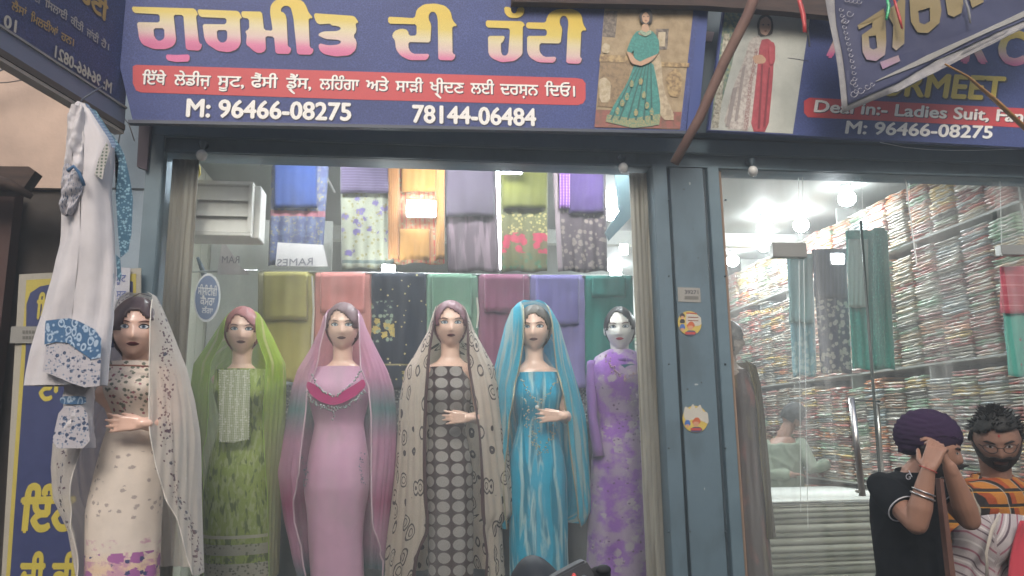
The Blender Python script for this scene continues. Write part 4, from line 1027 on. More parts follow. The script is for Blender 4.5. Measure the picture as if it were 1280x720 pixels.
mannequin('mannequin in olive green suit with white lace panel and lime green veil', 303, 414, YM, 1.08,
          [(462, 268, 334), (488, 266, 336), (525, 275, 326), (568, 262, 335), (610, 255, 340), (665, 253, 343), (720, 255, 345)], d2, m_skin, hairm('auburn', '#8a4f50'),
          [(387, 293, 294, 313, 315), (390, 286, 288, 320, 322), (398, 280, 285, 322, 328), (425, 262, 284, 325, 342), (455, 241, 268, 336, 356), (480, 238, 266, 336, 357), (520, 241, 268, 334, 356), (560, 245, 262, 336, 354), (620, 248, 258, 339, 351), (720, 251, 258, 340, 347)], v2, extras=ex2, face_rot=R(9), hairkw=dict(part=-.005, hl=.066), edge=('x' and plain('lime_trim', '#8fae3c', .7), .002))
# 3: pink
v3 = cloth('pink_veil', '#d39bba', [('hump', '#668f90', z_at(512), .17, 1.0), ('hump', '#b5487e', z_at(628), .15, .9), ('hump', '#557d88', z_at(718), .12, .95)], alpha=.64, weave=0)
d3 = cloth('pink_dress', '#cfa2bd', [('streak', '#c5a0b5', 8, .55, .3)])
m_pearl = plain('silver_bead', '#a3b0ac', .25, metal=.5)
def ex3(t, H, s, Y, M):
    front_patch('neck_band', [(388, 478), (398, 483), (409, 491), (421, 497), (432, 491), (445, 483), (456, 475), (459, 484), (447, 496), (434, 504), (420, 508), (405, 504), (393, 496), (386, 485)], Y, cloth('magenta_band', '#b93274'), t, .150, 1.6, 422)
    beads('bead_row', [(393, 470), (401, 484), (412, 494), (421, 498), (433, 490), (446, 477), (453, 466)], Y, .155, .006, m_pearl, t, 34, 1.6, 422, 1)
    beads('bead_row', [(388, 492), (394, 502), (404, 509), (420, 513), (436, 509), (450, 499), (458, 489)], Y, .155, .0048, m_pearl, t, 90, 1.6, 422, 2.2)
    beads('bead_row', [(420, 512), (420, 526)], Y, .155, .005, m_pearl, t, 7, 1.6, 422, 1.5)
    for pth in ([(382, 570), (387, 590), (383, 606)], [(455, 568), (452, 588), (457, 606)]): beads('bead_row', pth, Y, .142, .004, plain('dark_bead', '#5f7080', .3), t, 26, 1.6, 420, 3)
mannequin('mannequin in plain pink gown with magenta beaded neckline and pink shaded veil', 429, 409, YM, 1.1,
          [(459, 392, 458), (480, 384, 461), (495, 384, 462), (530, 393, 454), (572, 385, 461), (610, 380, 462), (640, 383, 456), (680, 386, 453), (720, 388, 455)], d3, m_skin, hairm('plum_brown', '#5c3d44'),
          [(383, 417, 418, 440, 441), (387, 409, 411, 447, 448), (396, 404, 409, 449, 453), (410, 400, 408, 450, 458), (435, 388, 402, 451, 470), (462, 371, 398, 452, 484), (485, 364, 386, 462, 492), (520, 358, 384, 465, 496), (570, 350, 380, 466, 495), (588, 346, 379, 466, 494), (630, 352, 369, 466, 489), (650, 355, 370, 467, 487), (675, 361, 380, 474, 484), (700, 366, 383, 479, 482), (720, 372, 388, 480, 484)], v3, extras=ex3,
          hairkw=dict(part=-.01, hl=.068), edge=(plain('silver_lace_trim', '#c7a9b8', .5), .004))
# 4: brown polka dot
d4 = cloth('dotted_dress', '#3d2a2e', [('dots', '#96908c', .0655, .43)])
v4 = cloth('beige_veil', '#cfc1b4', [('ring', '#413539', 10, .33, .6, .035), ('ring', '#413539', 10, .17, .6, .025), ('uband', '#4e3036', -.01, .014)], alpha=.90, weave=0)
mannequin('mannequin in brown gown with grey polka dots and beige veil with looped rings', 563, 406, YM, 1.1,
          [(459, 534, 585), (480, 531, 589), (500, 531, 589), (538, 537, 582), (590, 531, 592), (660, 535, 592), (720, 536, 592)], d4, m_skin, hairm('maroon', '#6a3f4a'),
          [(378, 552, 553, 573, 574), (382, 545, 547, 580, 581), (392, 541, 544, 582, 585), (415, 534, 541, 583, 594), (440, 520, 537, 583, 608), (462, 506, 535, 584, 620), (500, 499, 532, 590, 629), (540, 497, 531, 596, 634), (580, 494, 531, 598, 638), (620, 490, 532, 599, 642), (642, 487, 534, 600, 644), (660, 484, 534, 602, 628), (690, 480, 520, 606, 630), (720, 478, 516, 604, 632)], v4, None, [(596, 470, .02), (603, 522, -.05), (584, 523, -.15)],
          hairkw=dict(part=.0, hl=.070), edge=(plain('maroon_trim', '#4e3036', .8), .004))
# 5: turquoise
d5 = cloth('turquoise_dress', '#1f9fc2', [('streak', '#9fc0c6', 22, .53, .12, .6), ('streak', '#1a7f9c', 26, .56, .1)])
v5 = cloth('turquoise_veil', '#35abc8', [('streak', '#a0b9ba', 26, .53, .08, .3)], alpha=.86, weave=0)
m_gold = plain('dull_gold_thread', '#a69f86', .35, metal=.4)
def ex5(t, H, s, Y, M):
    beads('bead_row', [(648, 476), (656, 492), (667, 507), (680, 494), (692, 476)], Y, .148, .0048, m_gold, t, 60, 1.2, 668, 1.8)
    beads('bead_row', [(652, 498), (655, 530), (662, 552), (672, 566), (682, 552), (688, 534)], Y, .145, .005, m_gold, t, 70, 1.2, 668, 4)
    beads('bead_row', [(664, 512), (666, 566)], Y, .15, .0045, m_gold, t, 22, 1.2, 668, 5)
    bm = BM(); ellip(bm, at(666, 510, Y) + Vector((0, -.15, 0)), (.011, .006, .011)); obj('brooch', bm, plain('pearl', (.6, .62, .6), .2), t, True)
mannequin('mannequin in turquoise suit with gold beading and turquoise striped veil', 668, 411, YM, 1.1,
          [(466, 643, 702), (490, 640, 704), (530, 648, 695), (575, 637, 706), (600, 636, 709), (660, 637, 710), (720, 638, 711)], d5, m_skin, hairm('dark_olive', '#4c463f'),
          [(374, 657, 658, 671, 672), (377, 649, 651, 679, 681), (386, 640, 652, 684, 689), (405, 632, 652, 687, 700), (430, 626, 651, 689, 707), (460, 618, 646, 692, 716), (480, 616, 641, 696, 722), (520, 618, 634, 703, 732), (545, 620, 632, 706, 735), (600, 618, 626, 712, 738), (640, 620, 628, 717, 739), (655, 622, 630, 721, 732), (658, 624, 630, 722, 728)], v5, None, [(704, 470, .02), (708, 522, -.05), (696, 521, -.155)], extras=ex5,
          face_rot=R(-13), hairkw=dict(part=.012, hl=.066), edge=(m_gold, .0045))
# 6: white faced, purple
d6 = cloth('purple_dress', '#8a58ac', [('blotch', '#9a87a2', 9, .50), ('flower', '#a397a3', 15, .32), ('flower', '#5d3f66', 34, .18), ('blotch', '#7a4a9d', 7, .62)])
def ex6(t, H, s, Y, M):
    # sleeves
    for pts, r in (([(741, 452, .02), (739, 480, .0), (739, 520, -.03), (746, 570, -.05)], [.045, .048, .043, .05]), ([(803, 452, .02), (812, 490, .0), (816, 530, -.03), (818, 572, -.05), (822, 612, -.05)], [.045, .05, .047, .055, .062])):
        bm = bmesh.new(); P = [at(x, y, Y) + Vector((0, dy, 0)) for x, y, dy in pts]; P2 = []; R2 = []
        for i in range(len(P) - 1):
            for k in range(5): P2.append(P[i].lerp(P[i + 1], k / 5)); R2.append((r[i] * (1 - k / 5) + r[i + 1] * k / 5) * (1 + .05 * math.sin(i * 5 + k * 2)))
        P2.append(P[-1]); R2.append(r[-1]); tube(bm, P2, R2, 18, flat=(.62, 1)); obj('sleeve', bm, cloth('purple_sleeve', '#7c5598', [('blotch', '#8a6aa3', 9, .5)]), t, True)
    bm = bmesh.new()
    for k, dz in enumerate((-.150, -.167, -.186)):
        P = [H + Vector((math.sin(a) * (.070 + .024 * k), .02 - math.cos(a) * (.072 + .022 * k), dz + .018 * math.cos(a) * -1 + .012 * math.sin(a * 3 + k))) for a in [i * math.pi / 12 for i in range(25)]]
        tube(bm, P, .0205, 10, flat=(1, .8))
    obj('scarf', bm, cloth('scarf', '#6d4590'), t, True)
    front_patch('underblouse', [(766, 458), (788, 457), (786, 468), (775, 470)], Y, cloth('teal_inner', '#1c5a6a'), t, .122, 1.0, 776)
    beads('bead_row', [(752, 448), (760, 466), (775, 477), (792, 464), (800, 448)], Y, .142, .0058, plain('rose_gold', '#a58a90', .35, metal=.4), t, 60, 1.5, 775, 3)
    beads('bead_row', [(782, 490), (786, 505), (790, 520), (806, 470), (803, 520), (780, 496)], Y, .14, .0062, plain('rose_gold2', '#a0909f', .35, metal=.4), t, 60, 1.5, 775, 7)
    beads('sleeve_lace', [(808, 612), (818, 608), (832, 614)], Y + .0, .05, .006, plain('sleeve_lace', '#b9a0bd', .6), t, 16, 0, 820, 1.5)
d = mannequin('white faced mannequin in purple flowered suit with scarf round the neck', 775, 411, YM, 1.06,
          [(436, 763, 788), (440, 754, 797), (446, 745, 804), (456, 740, 808), (480, 739, 808), (498, 741, 807), (530, 749, 800), (575, 741, 808), (640, 737, 812), (720, 733, 816)], d6, m_skinw, hairm('black_cap', '#101114'), extras=ex6, lipm=m_lipr,
          hairkw=dict(part=.0, hl=.080, side=.07, low=-.085, grow=.004), face_rot=R(-18))
# 7: behind the door edge, olive shawl, seen through the door glass
d7 = cloth('dark_maroon_dress', '#3b2b2a', [('streak', '#6d3a35', 16, .58, .2), ('streak', '#574a33', 18, .6, .2)])
v7 = cloth('olive_shawl', '#4a4022', [('streak', '#3c3314', 18, .55, .1)], alpha=.95)
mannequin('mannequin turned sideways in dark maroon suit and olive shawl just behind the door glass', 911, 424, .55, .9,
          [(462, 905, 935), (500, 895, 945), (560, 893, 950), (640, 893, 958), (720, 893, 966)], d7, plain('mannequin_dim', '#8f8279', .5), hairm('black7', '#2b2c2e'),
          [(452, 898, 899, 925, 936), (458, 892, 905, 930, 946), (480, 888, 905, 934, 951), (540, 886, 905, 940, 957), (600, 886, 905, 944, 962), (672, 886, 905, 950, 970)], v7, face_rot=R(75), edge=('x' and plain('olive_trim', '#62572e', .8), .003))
# ---------------------------------------------------------------- sign boards
def vinyl(name, c, c2, scale=9):
    k = NT(name); v = k.coord('Object'); cc = k.mix(k.noise(v, 2.2, 3), lin(c), lin(c2))
    # faint woven damask print
    w1 = k.new('ShaderNodeTexVoronoi', i_Scale=75.0); w1.feature = 'DISTANCE_TO_EDGE'; k.link(v, w1.inputs['Vector'])
    f = k.math('LESS_THAN', w1.outputs['Distance'], .06); f = k.math('MULTIPLY', f, k.math('MULTIPLY', k.noise(v, 1.3, 2), .38))
    cc = k.mix(f, cc, lin('#6f83c6')); nz = k.noise(v, 320, 2); cc = k.mix(k.math('MULTIPLY', nz, .14), cc, lin('#8c90a8'))
    k.link(cc, k.p.inputs['Base Color']); k.p.inputs['Roughness'].default_value = .55; k.p.inputs['Specular IOR Level'].default_value = .3
    k.bump(k.noise(v, 5, 2), .25, .02); return k.m
m_vinyl = vinyl('sign_blue', '#1e2858', '#2e3e7a'); m_vinyl2 = vinyl('sign_navy', '#22284c', '#2b3560')
m_red = plain('sign_red', '#b83a3f', .55, var=.05); m_let = plain('sign_white', (.74, .72, .68), .5, var=.04); m_shadow = plain('letter_shadow', '#221f38', .6, var=0)
m_yel = plain('sign_yellow', '#c7b03a', .5, var=.05); m_pink = plain('sign_pink', '#c4568c', .5, var=.05)
def gradmat(name, z0, z1, stops):
    k = NT(name); g = k.new('ShaderNodeNewGeometry'); s = k.new('ShaderNodeSeparateXYZ'); tc = k.new('ShaderNodeTexCoord')
    k.link(tc.outputs['Object'], s.inputs[0]); f = k.math('DIVIDE', k.math('SUBTRACT', s.outputs[2], z0), z1 - z0)
    k.link(k.ramp(f, stops), k.p.inputs['Base Color']); k.p.inputs['Roughness'].default_value = .5; k.n.remove(g); return k.m
YS = -.30
def smoothpoly2(p):
    q = []
    for a, b in zip(p, p[1:] + p[:1]):
        L = math.hypot(b[0] - a[0], b[1] - a[1]) + 1e-6; t_ = min(.3, 9 / L); q += [(a[0] + (b[0] - a[0]) * t_, a[1] + (b[1] - a[1]) * t_), (b[0] - (b[0] - a[0]) * t_, b[1] - (b[1] - a[1]) * t_)]
    return q
def board(name, lab, pix, Y, mat, d=.03, frame=True, cat='sign'):
    P = [at(x, y, Y) for x, y in pix]; zmin = min(p.z for p in P); xm = sum(p.x for p in P) / len(P)
    t = thing(name, lab, cat, (xm, Y, zmin)); bm = BM(); quadbox(bm, [(p.x, p.z) for p in P], Y, Y + d); obj('sign_face', bm, mat, t)
    return t
def zrel(py, Y, t, px=450): return at(px, py, Y).z - WLOC[t.name].z
sg = board('shop_sign', 'large blue shop sign with big yellow and pink Gurmukhi title and two white phone numbers', [(120, -40), (879, -40), (857, 165), (166, 151)], YS, m_vinyl)
bm = BM(); pxprism(bm, [(876, -40), (890, -40), (872, 166), (858, 165)], YS + .008, .03); obj('frame_side', bm, plain('sign_frame_blue', '#2c3f7c', .5), sg)
bm = BM(); pxprism(bm, [(160, 149.5), (858, 163.5), (858, 167), (160, 153.5)], YS - .004, .035); obj('frame_bottom', bm, plain('sign_frame_dark', '#39404f', .5), sg)
c3 = lambda X, Y_: (150 + X / 4.267, Y_ / 4.267)
c4 = lambda X, Y_: (450 + X / 4.237, Y_ / 4.237)
L3 = {
 'ga': [[(60,35),(400,45),(418,80),(405,82),(412,150),(422,232),(440,235),(427,270),(352,266),(338,80),(285,78),(300,215),(285,245),(245,262),(180,262),(120,238),(102,205),(90,118),(212,120),(212,76),(72,68)], [(178,150),(236,150),(238,205),(208,222),(182,198)]],
 'u': [[(242,290),(300,293),(372,290),(370,328),(300,331),(250,322)]],
 'ra': [[(410,50),(630,58),(642,75),(652,98),(638,97),(645,230),(625,262),(580,279),(520,271),(465,235),(450,205),(440,128),(566,130),(570,97),(425,90)], [(515,160),(572,160),(572,215),(545,232),(520,212)]],
 'mi': [[(645,60),(757,62),(768,160),(815,165),(800,62),(805,25),(830,0),(870,-12),(930,-10),(975,5),(995,35),(1003,62),(1032,98),(1005,96),(1012,255),(1035,260),(1022,292),(945,290),(925,95),(918,66),(910,38),(885,28),(862,38),(855,62),(878,68),(888,95),(895,250),(915,255),(905,288),(830,286),(822,195),(775,192),(778,270),(745,285),(715,275),(690,250),(672,238),(677,182),(665,168),(690,155),(688,98),(652,95)]],
 'ta': [[(1034,70),(1250,85),(1275,122),(1255,122),(1263,165),(1243,192),(1263,220),(1258,265),(1225,295),(1150,301),(1085,288),(1060,262),(1060,230),(1110,242),(1165,238),(1183,222),(1165,212),(1095,208),(1052,186),(1080,168),(1165,165),(1182,150),(1160,138),(1125,136),(1125,125),(1055,130),(1038,100)]],
}
L4 = {
 'di': [[(148,88),(290,96),(300,50),(340,22),(400,18),(450,30),(480,60),(490,108),(518,138),(488,138),(490,285),(508,288),(495,320),(415,318),(412,105),(405,72),(385,58),(365,72),(362,100),(378,130),(372,225),(255,222),(258,262),(280,285),(370,285),(355,318),(260,318),(215,295),(190,260),(185,210),(168,195),(180,165),(220,150),(255,160),(258,190),(300,188),(300,128),(150,125)]],
 'ha': [[(665,108),(860,112),(876,137),(862,136),(860,290),(820,322),(750,330),(700,310),(680,285),(678,190),(770,190),(756,224),(745,227),(748,285),(765,298),(785,285),(795,150),(668,145)]],
 'ad': [[(762,35),(800,38),(800,62),(815,74),(830,64),(832,40),(872,38),(868,75),(840,95),(795,95),(768,75)]],
 'ti': [[(880,118),(985,120),(990,90),(1010,62),(1050,48),(1120,46),(1160,62),(1175,85),(1180,125),(1203,162),(1172,160),(1165,305),(1178,308),(1165,338),(1092,335),(1100,160),(1105,120),(1098,92),(1080,80),(1060,92),(1056,125),(1072,148),(1062,230),(950,228),(950,275),(975,302),(1042,300),(1030,332),(945,330),(900,305),(885,275),(885,190),(990,190),(990,155),(880,150)]],
}
yz = lambda a: zrel(a, YS, sg)
STOPS = [(0, '#b8507f'), (.1, '#c0648b'), (.28, '#c2a8a2'), (.5, '#c4b894'), (.72, '#c2ad4a'), (1, '#c4a82e')]
for c, LL, lo, hi in ((c3, L3, 70, 8), (c4, L4, 77, 12)):
    for k, pl in LL.items():
        m = gradmat('title_' + k, yz(68 if c is c3 else 74), yz(12 if c is c3 else 16), STOPS)
        outline('letter_shadow', [smoothpoly2(q) for q in pl], lambda X, Y_: at(c(X, Y_)[0] + 1.2, c(X, Y_)[1] + 1.3, YS - .0015), m_shadow, sg)
        outline('title_letter', [smoothpoly2(q) for q in pl], lambda X, Y_: at(*c(X, Y_), YS - .003), m_pink if k == 'u' else m, sg)
patch('red_strip', [(166, 83), (170, 81), (450, 89.5), (720, 97.5), (728, 99), (732, 104), (732, 124), (729, 129), (722, 131.5), (450, 124.5), (176, 115.5), (170, 113), (166, 104)], YS - .0015, m_red, sg)
WORDS = [('ੲਿੱਥੇ', 177, 207), ('ਲੇਡੀਜ਼', 217, 263), ('ਸੂਟ,', 271, 305), ('ਫੈਂਸੀ', 313, 347), ('ਡੈੱਸ,', 357, 389), ('ਲਹਿੰਗਾ', 399, 449), ('ਅਤੇ', 457, 486), ('ਸਾੜੀ', 494, 529), ('ਖੀਦਣ', 537, 580), ('ਲਈ', 588, 618), ('ਦਰਸ਼ਨ', 625, 673), ('ਦਿਓ।', 681, 719)]
def reorder(s):                                   # the short-i sign is drawn before its consonant
    out = ''
    i = 0
    while i < len(s):
        if i + 1 < len(s) and s[i + 1] == 'ਿ': out += 'ਿ' + s[i]; i += 2
        else: out += s[i]; i += 1
    return out
WORDS[0] = ('ਇੱਥੇ', 177, 207)
base_y = lambda x: 105.0 + (x - 177) * (120.5 - 105) / (719 - 177)
for s, a, b in WORDS:
    lettering(reorder(s), (a + 1, base_y(a) + .8), (b + 1, base_y(b) + .8), 12.6, YS - .0028, m_shadow, sg, unit=.62, bold=.022, name='lettering_shadow')
    lettering(reorder(s), (a, base_y(a)), (b, base_y(b)), 12.6, YS - .004, m_let, sg, unit=.62, bold=.014)
for (x, y) in ((362, 112.5), (545, 118)):         # subjoined r of the two conjuncts
    patch('subjoined_r', [(x - 2, y - 1), (x + 2, y - 2), (x + 4, y + 1), (x + 7, y + 4), (x + 5.5, y + 5.5), (x + 1, y + 2)], YS - .0045, m_let, sg)
for s, a, b, h in (('M: 96466-08275', (232, 145.3), (439, 150.3), 22), ('78144-06484', (515, 152.6), (670.5, 157), 21.5)):
    lettering(s, (a[0] + 1, a[1] + 1), (b[0] + 1, b[1] + 1), h, YS - .002, m_shadow, sg, bold=.045, name='lettering_shadow', unit=.70)
    lettering(s, a, b, h, YS - .004, m_let, sg, bold=.035, unit=.70)
# printed picture of a woman in a teal gown (generic)
YP = YS - .002
def printm(n, c, c2=None, s=30): return plain('print_' + n, c, .5, c2=c2, nscale=s, thr=(.42, .62))
pt = sg
patch('printed_picture', [(756, 8), (867, 11), (850, 162), (743, 159)], YP, printm('room', '#9c8869', '#857253', 14), pt)
Z = [0]
def pp(n, pts, m, sm=1):
    Z[0] += 1; patch(n, pts, YP - .0004 * Z[0] - .0004, m, pt, sm)
dk = printm('frame_dark', '#4a4138', '#7a6e62', 60); gd_ = printm('gilt', '#a88f63', '#6d5537', 50); wtl = printm('pale', '#b3a68c', '#9a8a6c', 30)
pp('print_frame', [(756, 14), (772, 14), (769, 47), (753, 46)], dk, 0)
pp('print_frame', [(820, 36), (836, 36), (834, 62), (819, 62)], dk, 0); pp('print_frame', [(823, 40), (832, 40), (831, 58), (822, 58)], wtl, 0)
pp('print_floor', [(745, 137), (852, 140), (850, 161), (743, 159)], printm('carpet', '#8b4f45', '#6f4c3c', 30), 0)
pp('print_table', [(750, 68), (790, 70), (789, 78), (749, 77)], gd_, 0); pp('print_cabinet', [(750, 78), (788, 78), (782, 135), (747, 133)], printm('cab', '#8a7352', '#6d583c', 40), 0)
pp('print_table', [(820, 77), (862, 79), (861, 84), (820, 83)], gd_, 0); pp('print_chair', [(832, 95), (845, 84), (853, 95), (850, 122), (836, 120)], gd_)
pp('print_lamp', [(752, 58), (757, 53), (763, 57), (761, 67), (753, 66)], wtl); pp('print_vase', [(748, 100), (756, 96), (764, 104), (762, 128), (750, 128)], wtl)
pp('print_scarf', [(818, 60), (826, 70), (829, 110), (845, 150), (828, 150), (818, 120), (812, 80)], printm('scarf', '#b0a084', '#93836a', 40))
teal = printm('teal', '#25706b', '#36877d', 90); skinp = printm('skin', '#b08d72', None)
pp('print_skirt', [(794, 78), (816, 76), (822, 105), (826, 135), (822, 157), (790, 160), (757, 152), (768, 130), (784, 104)], teal)
pp('print_hem', [(759, 143), (790, 148), (826, 142), (824, 156), (791, 160), (757, 152)], printm('hem', '#5c7f66', '#a08f60', 120), 0)
for a, b in ((798, 762), (801, 772), (804, 783), (807, 793), (810, 803), (813, 813)):
    pp('print_fold', [(a, 80), (a + 1.2, 80), (b + 3, 150), (b + .5, 150)], printm('teal_dark', '#1b5550'), 0)
for q in ((772, 138), (784, 120), (795, 140), (805, 118), (815, 139), (801, 101), (790, 104), (778, 128), (809, 131)): pp('print_motif', [(q[0] - 3, q[1]), (q[0], q[1] - 5), (q[0] + 3, q[1]), (q[0] + 1, q[1] + 5), (q[0] - 2, q[1] + 5)], printm('motif', '#9a8a5c', '#4f7f6a', 120))
pp('print_bodice', [(790, 46), (797, 38), (815, 38), (822, 46), (817, 60), (818, 77), (792, 79), (792, 60)], teal)
pp('print_sleeve', [(790, 46), (796, 42), (795, 58), (788, 68), (783, 64)], teal); pp('print_sleeve', [(818, 44), (824, 50), (824, 66), (817, 70), (815, 56)], teal)
pp('print_arm', [(783, 64), (789, 66), (794, 74), (802, 78), (799, 82), (789, 79)], skinp); pp('print_arm', [(823, 67), (818, 69), (806, 74), (796, 79), (800, 83), (814, 77)], skinp)
pp('print_neck', [(803, 30), (810, 30), (812, 38), (815, 42), (806, 46), (797, 42), (802, 37)], skinp)
pp('print_hair', [(799, 20), (801, 13), (808, 10.5), (814, 13), (816, 20), (815, 27), (809, 31), (801, 28)], printm('hair', '#2e2724'))
pp('print_face', [(802, 20), (807, 14), (812, 20), (811.5, 26), (807.5, 30), (803.5, 27)], skinp)
pp('print_lips', [(805.5, 25.4), (807.4, 25), (809.3, 25.4), (807.4, 26.8)], printm('lip', '#7c3a36'), 0)
for x in (804.8, 810): pp('print_eye', [(x - 1.3, 20.6), (x, 19.9), (x + 1.3, 20.6), (x, 21.3)], m_shadow, 0)
pp('print_necklace', [(801, 37), (807, 41), (813, 37), (815, 41), (807, 46), (799, 41)], printm('neck', '#a0a58a', '#5c8a78', 120))
# right sign
YR = -.24
sr = board('shop_sign', 'blue English shop sign at the right with yellow GURMEET lettering and a red strip', [(905, 8), (1500, -10), (1500, 196), (885, 163)], YR, m_vinyl)
YP = YR - .002; pt = sr; Z[0] = 0
patch('printed_picture', [(908, 14), (1013, 18), (991, 167), (888, 162)], YP, printm('pale2', '#a4a79f', '#b4b6ae', 6), sr)
pp('print_plant', [(906, 15), (928, 17), (915, 80), (896, 150), (889, 150)], printm('leafy', '#4d6a66', '#8f9470', 40), 0)
pp('print_bench', [(905, 42), (912, 42), (898, 160), (889, 160)], printm('bench', '#b5b1a0', '#6f6a58', 60), 0)
wh = printm('white_scarf', '#b9b3ab', '#9a8e88', 50)
pp('print_scarf', [(938, 48), (950, 44), (952, 60), (945, 110), (940, 163), (903, 161), (916, 110), (930, 75)], wh)
pp('print_gown', [(950, 50), (962, 48), (968, 62), (966, 100), (960, 165), (938, 164), (944, 110)], printm('red_gown', '#95343f', '#a4434b', 30))
pp('print_scarf_edge', [(944, 60), (948, 60), (940, 110), (935, 163), (929, 163), (935, 110)], printm('edge2', '#7f5a58', '#b5aca4', 160), 0)
pp('print_arm', [(940, 70), (952, 68), (958, 74), (956, 79), (944, 80)], skinp)
pp('print_hair', [(946, 30), (950, 20), (958, 17), (965, 22), (967, 34), (965, 44), (948, 46)], printm('hair', '#2e2724'))
pp('print_face', [(949, 32), (951, 24), (958, 20), (964, 26), (964, 36), (958, 45), (951, 42)], printm('skin3', '#b59480'))
for x in (954, 960.5): pp('print_eye', [(x - 1.5, 31), (x, 30), (x + 1.5, 31), (x, 32)], m_shadow, 0)
for q in ([(916, 110), (922, 108), (912, 158), (907, 158)], [(928, 84), (932, 82), (922, 150), (918, 152)]): pp('print_fold', q, printm('fold_grey', '#8f8682'), 0)
for q in ([(952, 80), (954, 80), (950, 160), (947, 160)], [(961, 84), (962.5, 84), (957, 158), (954, 158)]): pp('print_fold', q, printm('fold_red', '#74242e'), 0)
pp('print_lips', [(955, 38.4), (957, 38), (959, 38.4), (957, 39.8)], printm('lip', '#7c3a36'), 0)
pp('print_sleeve', [(960, 50), (969, 54), (969, 78), (962, 82)], printm('red_gown', '#95343f'))
for a, b in (((985, 72), (1000, 74)), ((998, 74), (1011, 76))): patch('panel_line', [a, b, (b[0], b[1] + .8), (a[0], a[1] + .8)], YP - .001, m_shadow, sr)
lettering('GURMEET', (1070, 117), (1262, 125), 29, YR - .004, m_yel, sr, bold=.035, shear=.28)
lettering('GURMEET', (1072, 119), (1264, 127), 29, YR - .002, m_shadow, sr, bold=.035, shear=.28, name='lettering_shadow')
mg = gradmat('title_en', zrel(78, YR, sr, 1200), zrel(46, YR, sr, 1200), [(0, '#c4568c'), (.4, '#c6a3a0'), (.7, '#c0b070'), (1, '#bfa63a')])
lettering('A', (1033, 70), (1066, 71), 40, YR - .004, mg, sr, bold=.05, shear=.3)
lettering('FOR', (1128, 75), (1236, 78), 38, YR - .004, mg, sr, bold=.05, shear=.3); lettering('CLOTH', (1250, 79), (1420, 86), 40, YR - .004, mg, sr, bold=.05, shear=.3)
patch('red_strip', [(1005, 126), (1012, 122), (1250, 134), (1495, 146), (1495, 172), (1250, 158), (1010, 146.5), (1005, 141)], YR - .0015, m_red, sr)
lettering('Deal in:- Ladies Suit, Fancy Dress', (1017, 139.5), (1371, 157), 14.5, YR - .004, m_let, sr, bold=.03, shear=.2)
lettering('Deal in:- Ladies Suit, Fancy Dress', (1018, 140.5), (1372, 158), 14.5, YR - .0025, m_shadow, sr, bold=.03, shear=.2, name='lettering_shadow')
lettering('M: 96466-08275', (1056, 166.5), (1243, 173), 15.5, YR - .004, m_let, sr, bold=.03, shear=.2)
# dark structure between the two signs
bm = BM(); pxprism(bm, [(874, -30), (912, -30), (888, 166), (862, 166)], -.12, .04); tag(obj('sign_gap_panel', bm, m_steeld), 'dark blue grey panel in the gap between the two sign boards', 'panel')
bm = BM(); pxprism(bm, [(873, 38), (893, 40), (890, 52), (871, 50)], -.13, .005); tag(obj('torn_poster', bm, plain('torn_paper', '#8d7f80', .7)), 'torn pale poster scrap in the gap between the signs', 'poster')
# weathered beam on top and leaning rusty pole
m_wood = plain('brown_wood', '#4a3a33', .85, c2='#2f2624', nscale=12, scale=(.6, 1, 6), bump=.4, bscale=60)
bm = BM(); pxprism(bm, [(640, -12), (1060, -20), (1060, 22), (980, 14), (880, 7), (640, 2)], -.36, .05); tag(obj('wooden_beam', bm, m_wood), 'dark weathered wooden beam along the top above the gap between the signs', 'beam')
bm = BM(); P = [at(958, -40, -.55), at(934, 20, -.52), at(905, 78, -.48), at(874, 148, -.42), at(843, 204, -.36)]; tube(bm, P, [.029, .027, .026, .025, .024], 12)
tag(obj('leaning_pole', bm, plain('rusty_brown', '#5b4038', .75, c2='#6f5448', nscale=9, bump=.4, bscale=50), smooth=True), 'rusty brown pole leaning in front of the gap between the signs', 'pole')
# left overhanging board, perpendicular to the front
A0 = at(146, 131, -.30); dirv = Vector((-.262, -.965, 0)); 
def lb(s, h): return A0 + dirv * s + Vector((0, 0, h))
def lbpoint(px, py, off=0):
    n = Vector((-dirv.y, dirv.x, 0)); n = -n if n.x < 0 else n
    d = CROT @ Vector(((px - 640) / FOC, (360 - py) / FOC, -1)); q = A0 + n * off
    tt = (q - CAM).dot(n) / d.dot(n); return CAM + d * tt
t = thing('side_sign', 'navy overhanging side sign with Gurmukhi lettering at the upper left', 'sign', lb(.6, 0))
bm = BM(); 
def slab(p, q, z0, z1, th, m, nm, par, off=0):
    n = Vector((-dirv.y, dirv.x, 0)); n = -n if n.x < 0 else n; bm = BM(); vs = []
    for o_ in (off, off - th):
        for s_, h in ((p, z0), (q, z0), (q, z1), (p, z1)): vs.append(bm.verts.new(lb(s_, h) + n * o_))
    for f in ((0, 1, 2, 3), (7, 6, 5, 4), (0, 4, 5, 1), (1, 5, 6, 2), (2, 6, 7, 3), (3, 7, 4, 0)): bm.faces.new([vs[i] for i in f])
    bmesh.ops.recalc_face_normals(bm, faces=bm.faces); return obj(nm, bm, m, par)
slab(-.06, 2.2, .012, 1.0, .03, m_vinyl2, 'sign_face', t)
slab(-.06, 2.2, -.075, .010, .028, plain('reverse_strip', '#6d7388', .6), 'reverse_strip', t, .004)
slab(-.06, 2.2, .004, .014, .006, plain('torn_edge', '#8c8884', .7), 'folded_edge', t, .012)
slab(-.06, 2.2, -.105, -.077, .06, plain('board_wood', '#4d443f', .8), 'wooden_edge', t, .01)
slab(-.06, 2.2, -.122, -.107, .05, plain('board_edge', '#a39a90', .8), 'lower_edge', t, .006)
m_t1 = plain('faded_gold', '#a5894f', .6); m_t2 = plain('faded_white', '#a5a19a', .6)
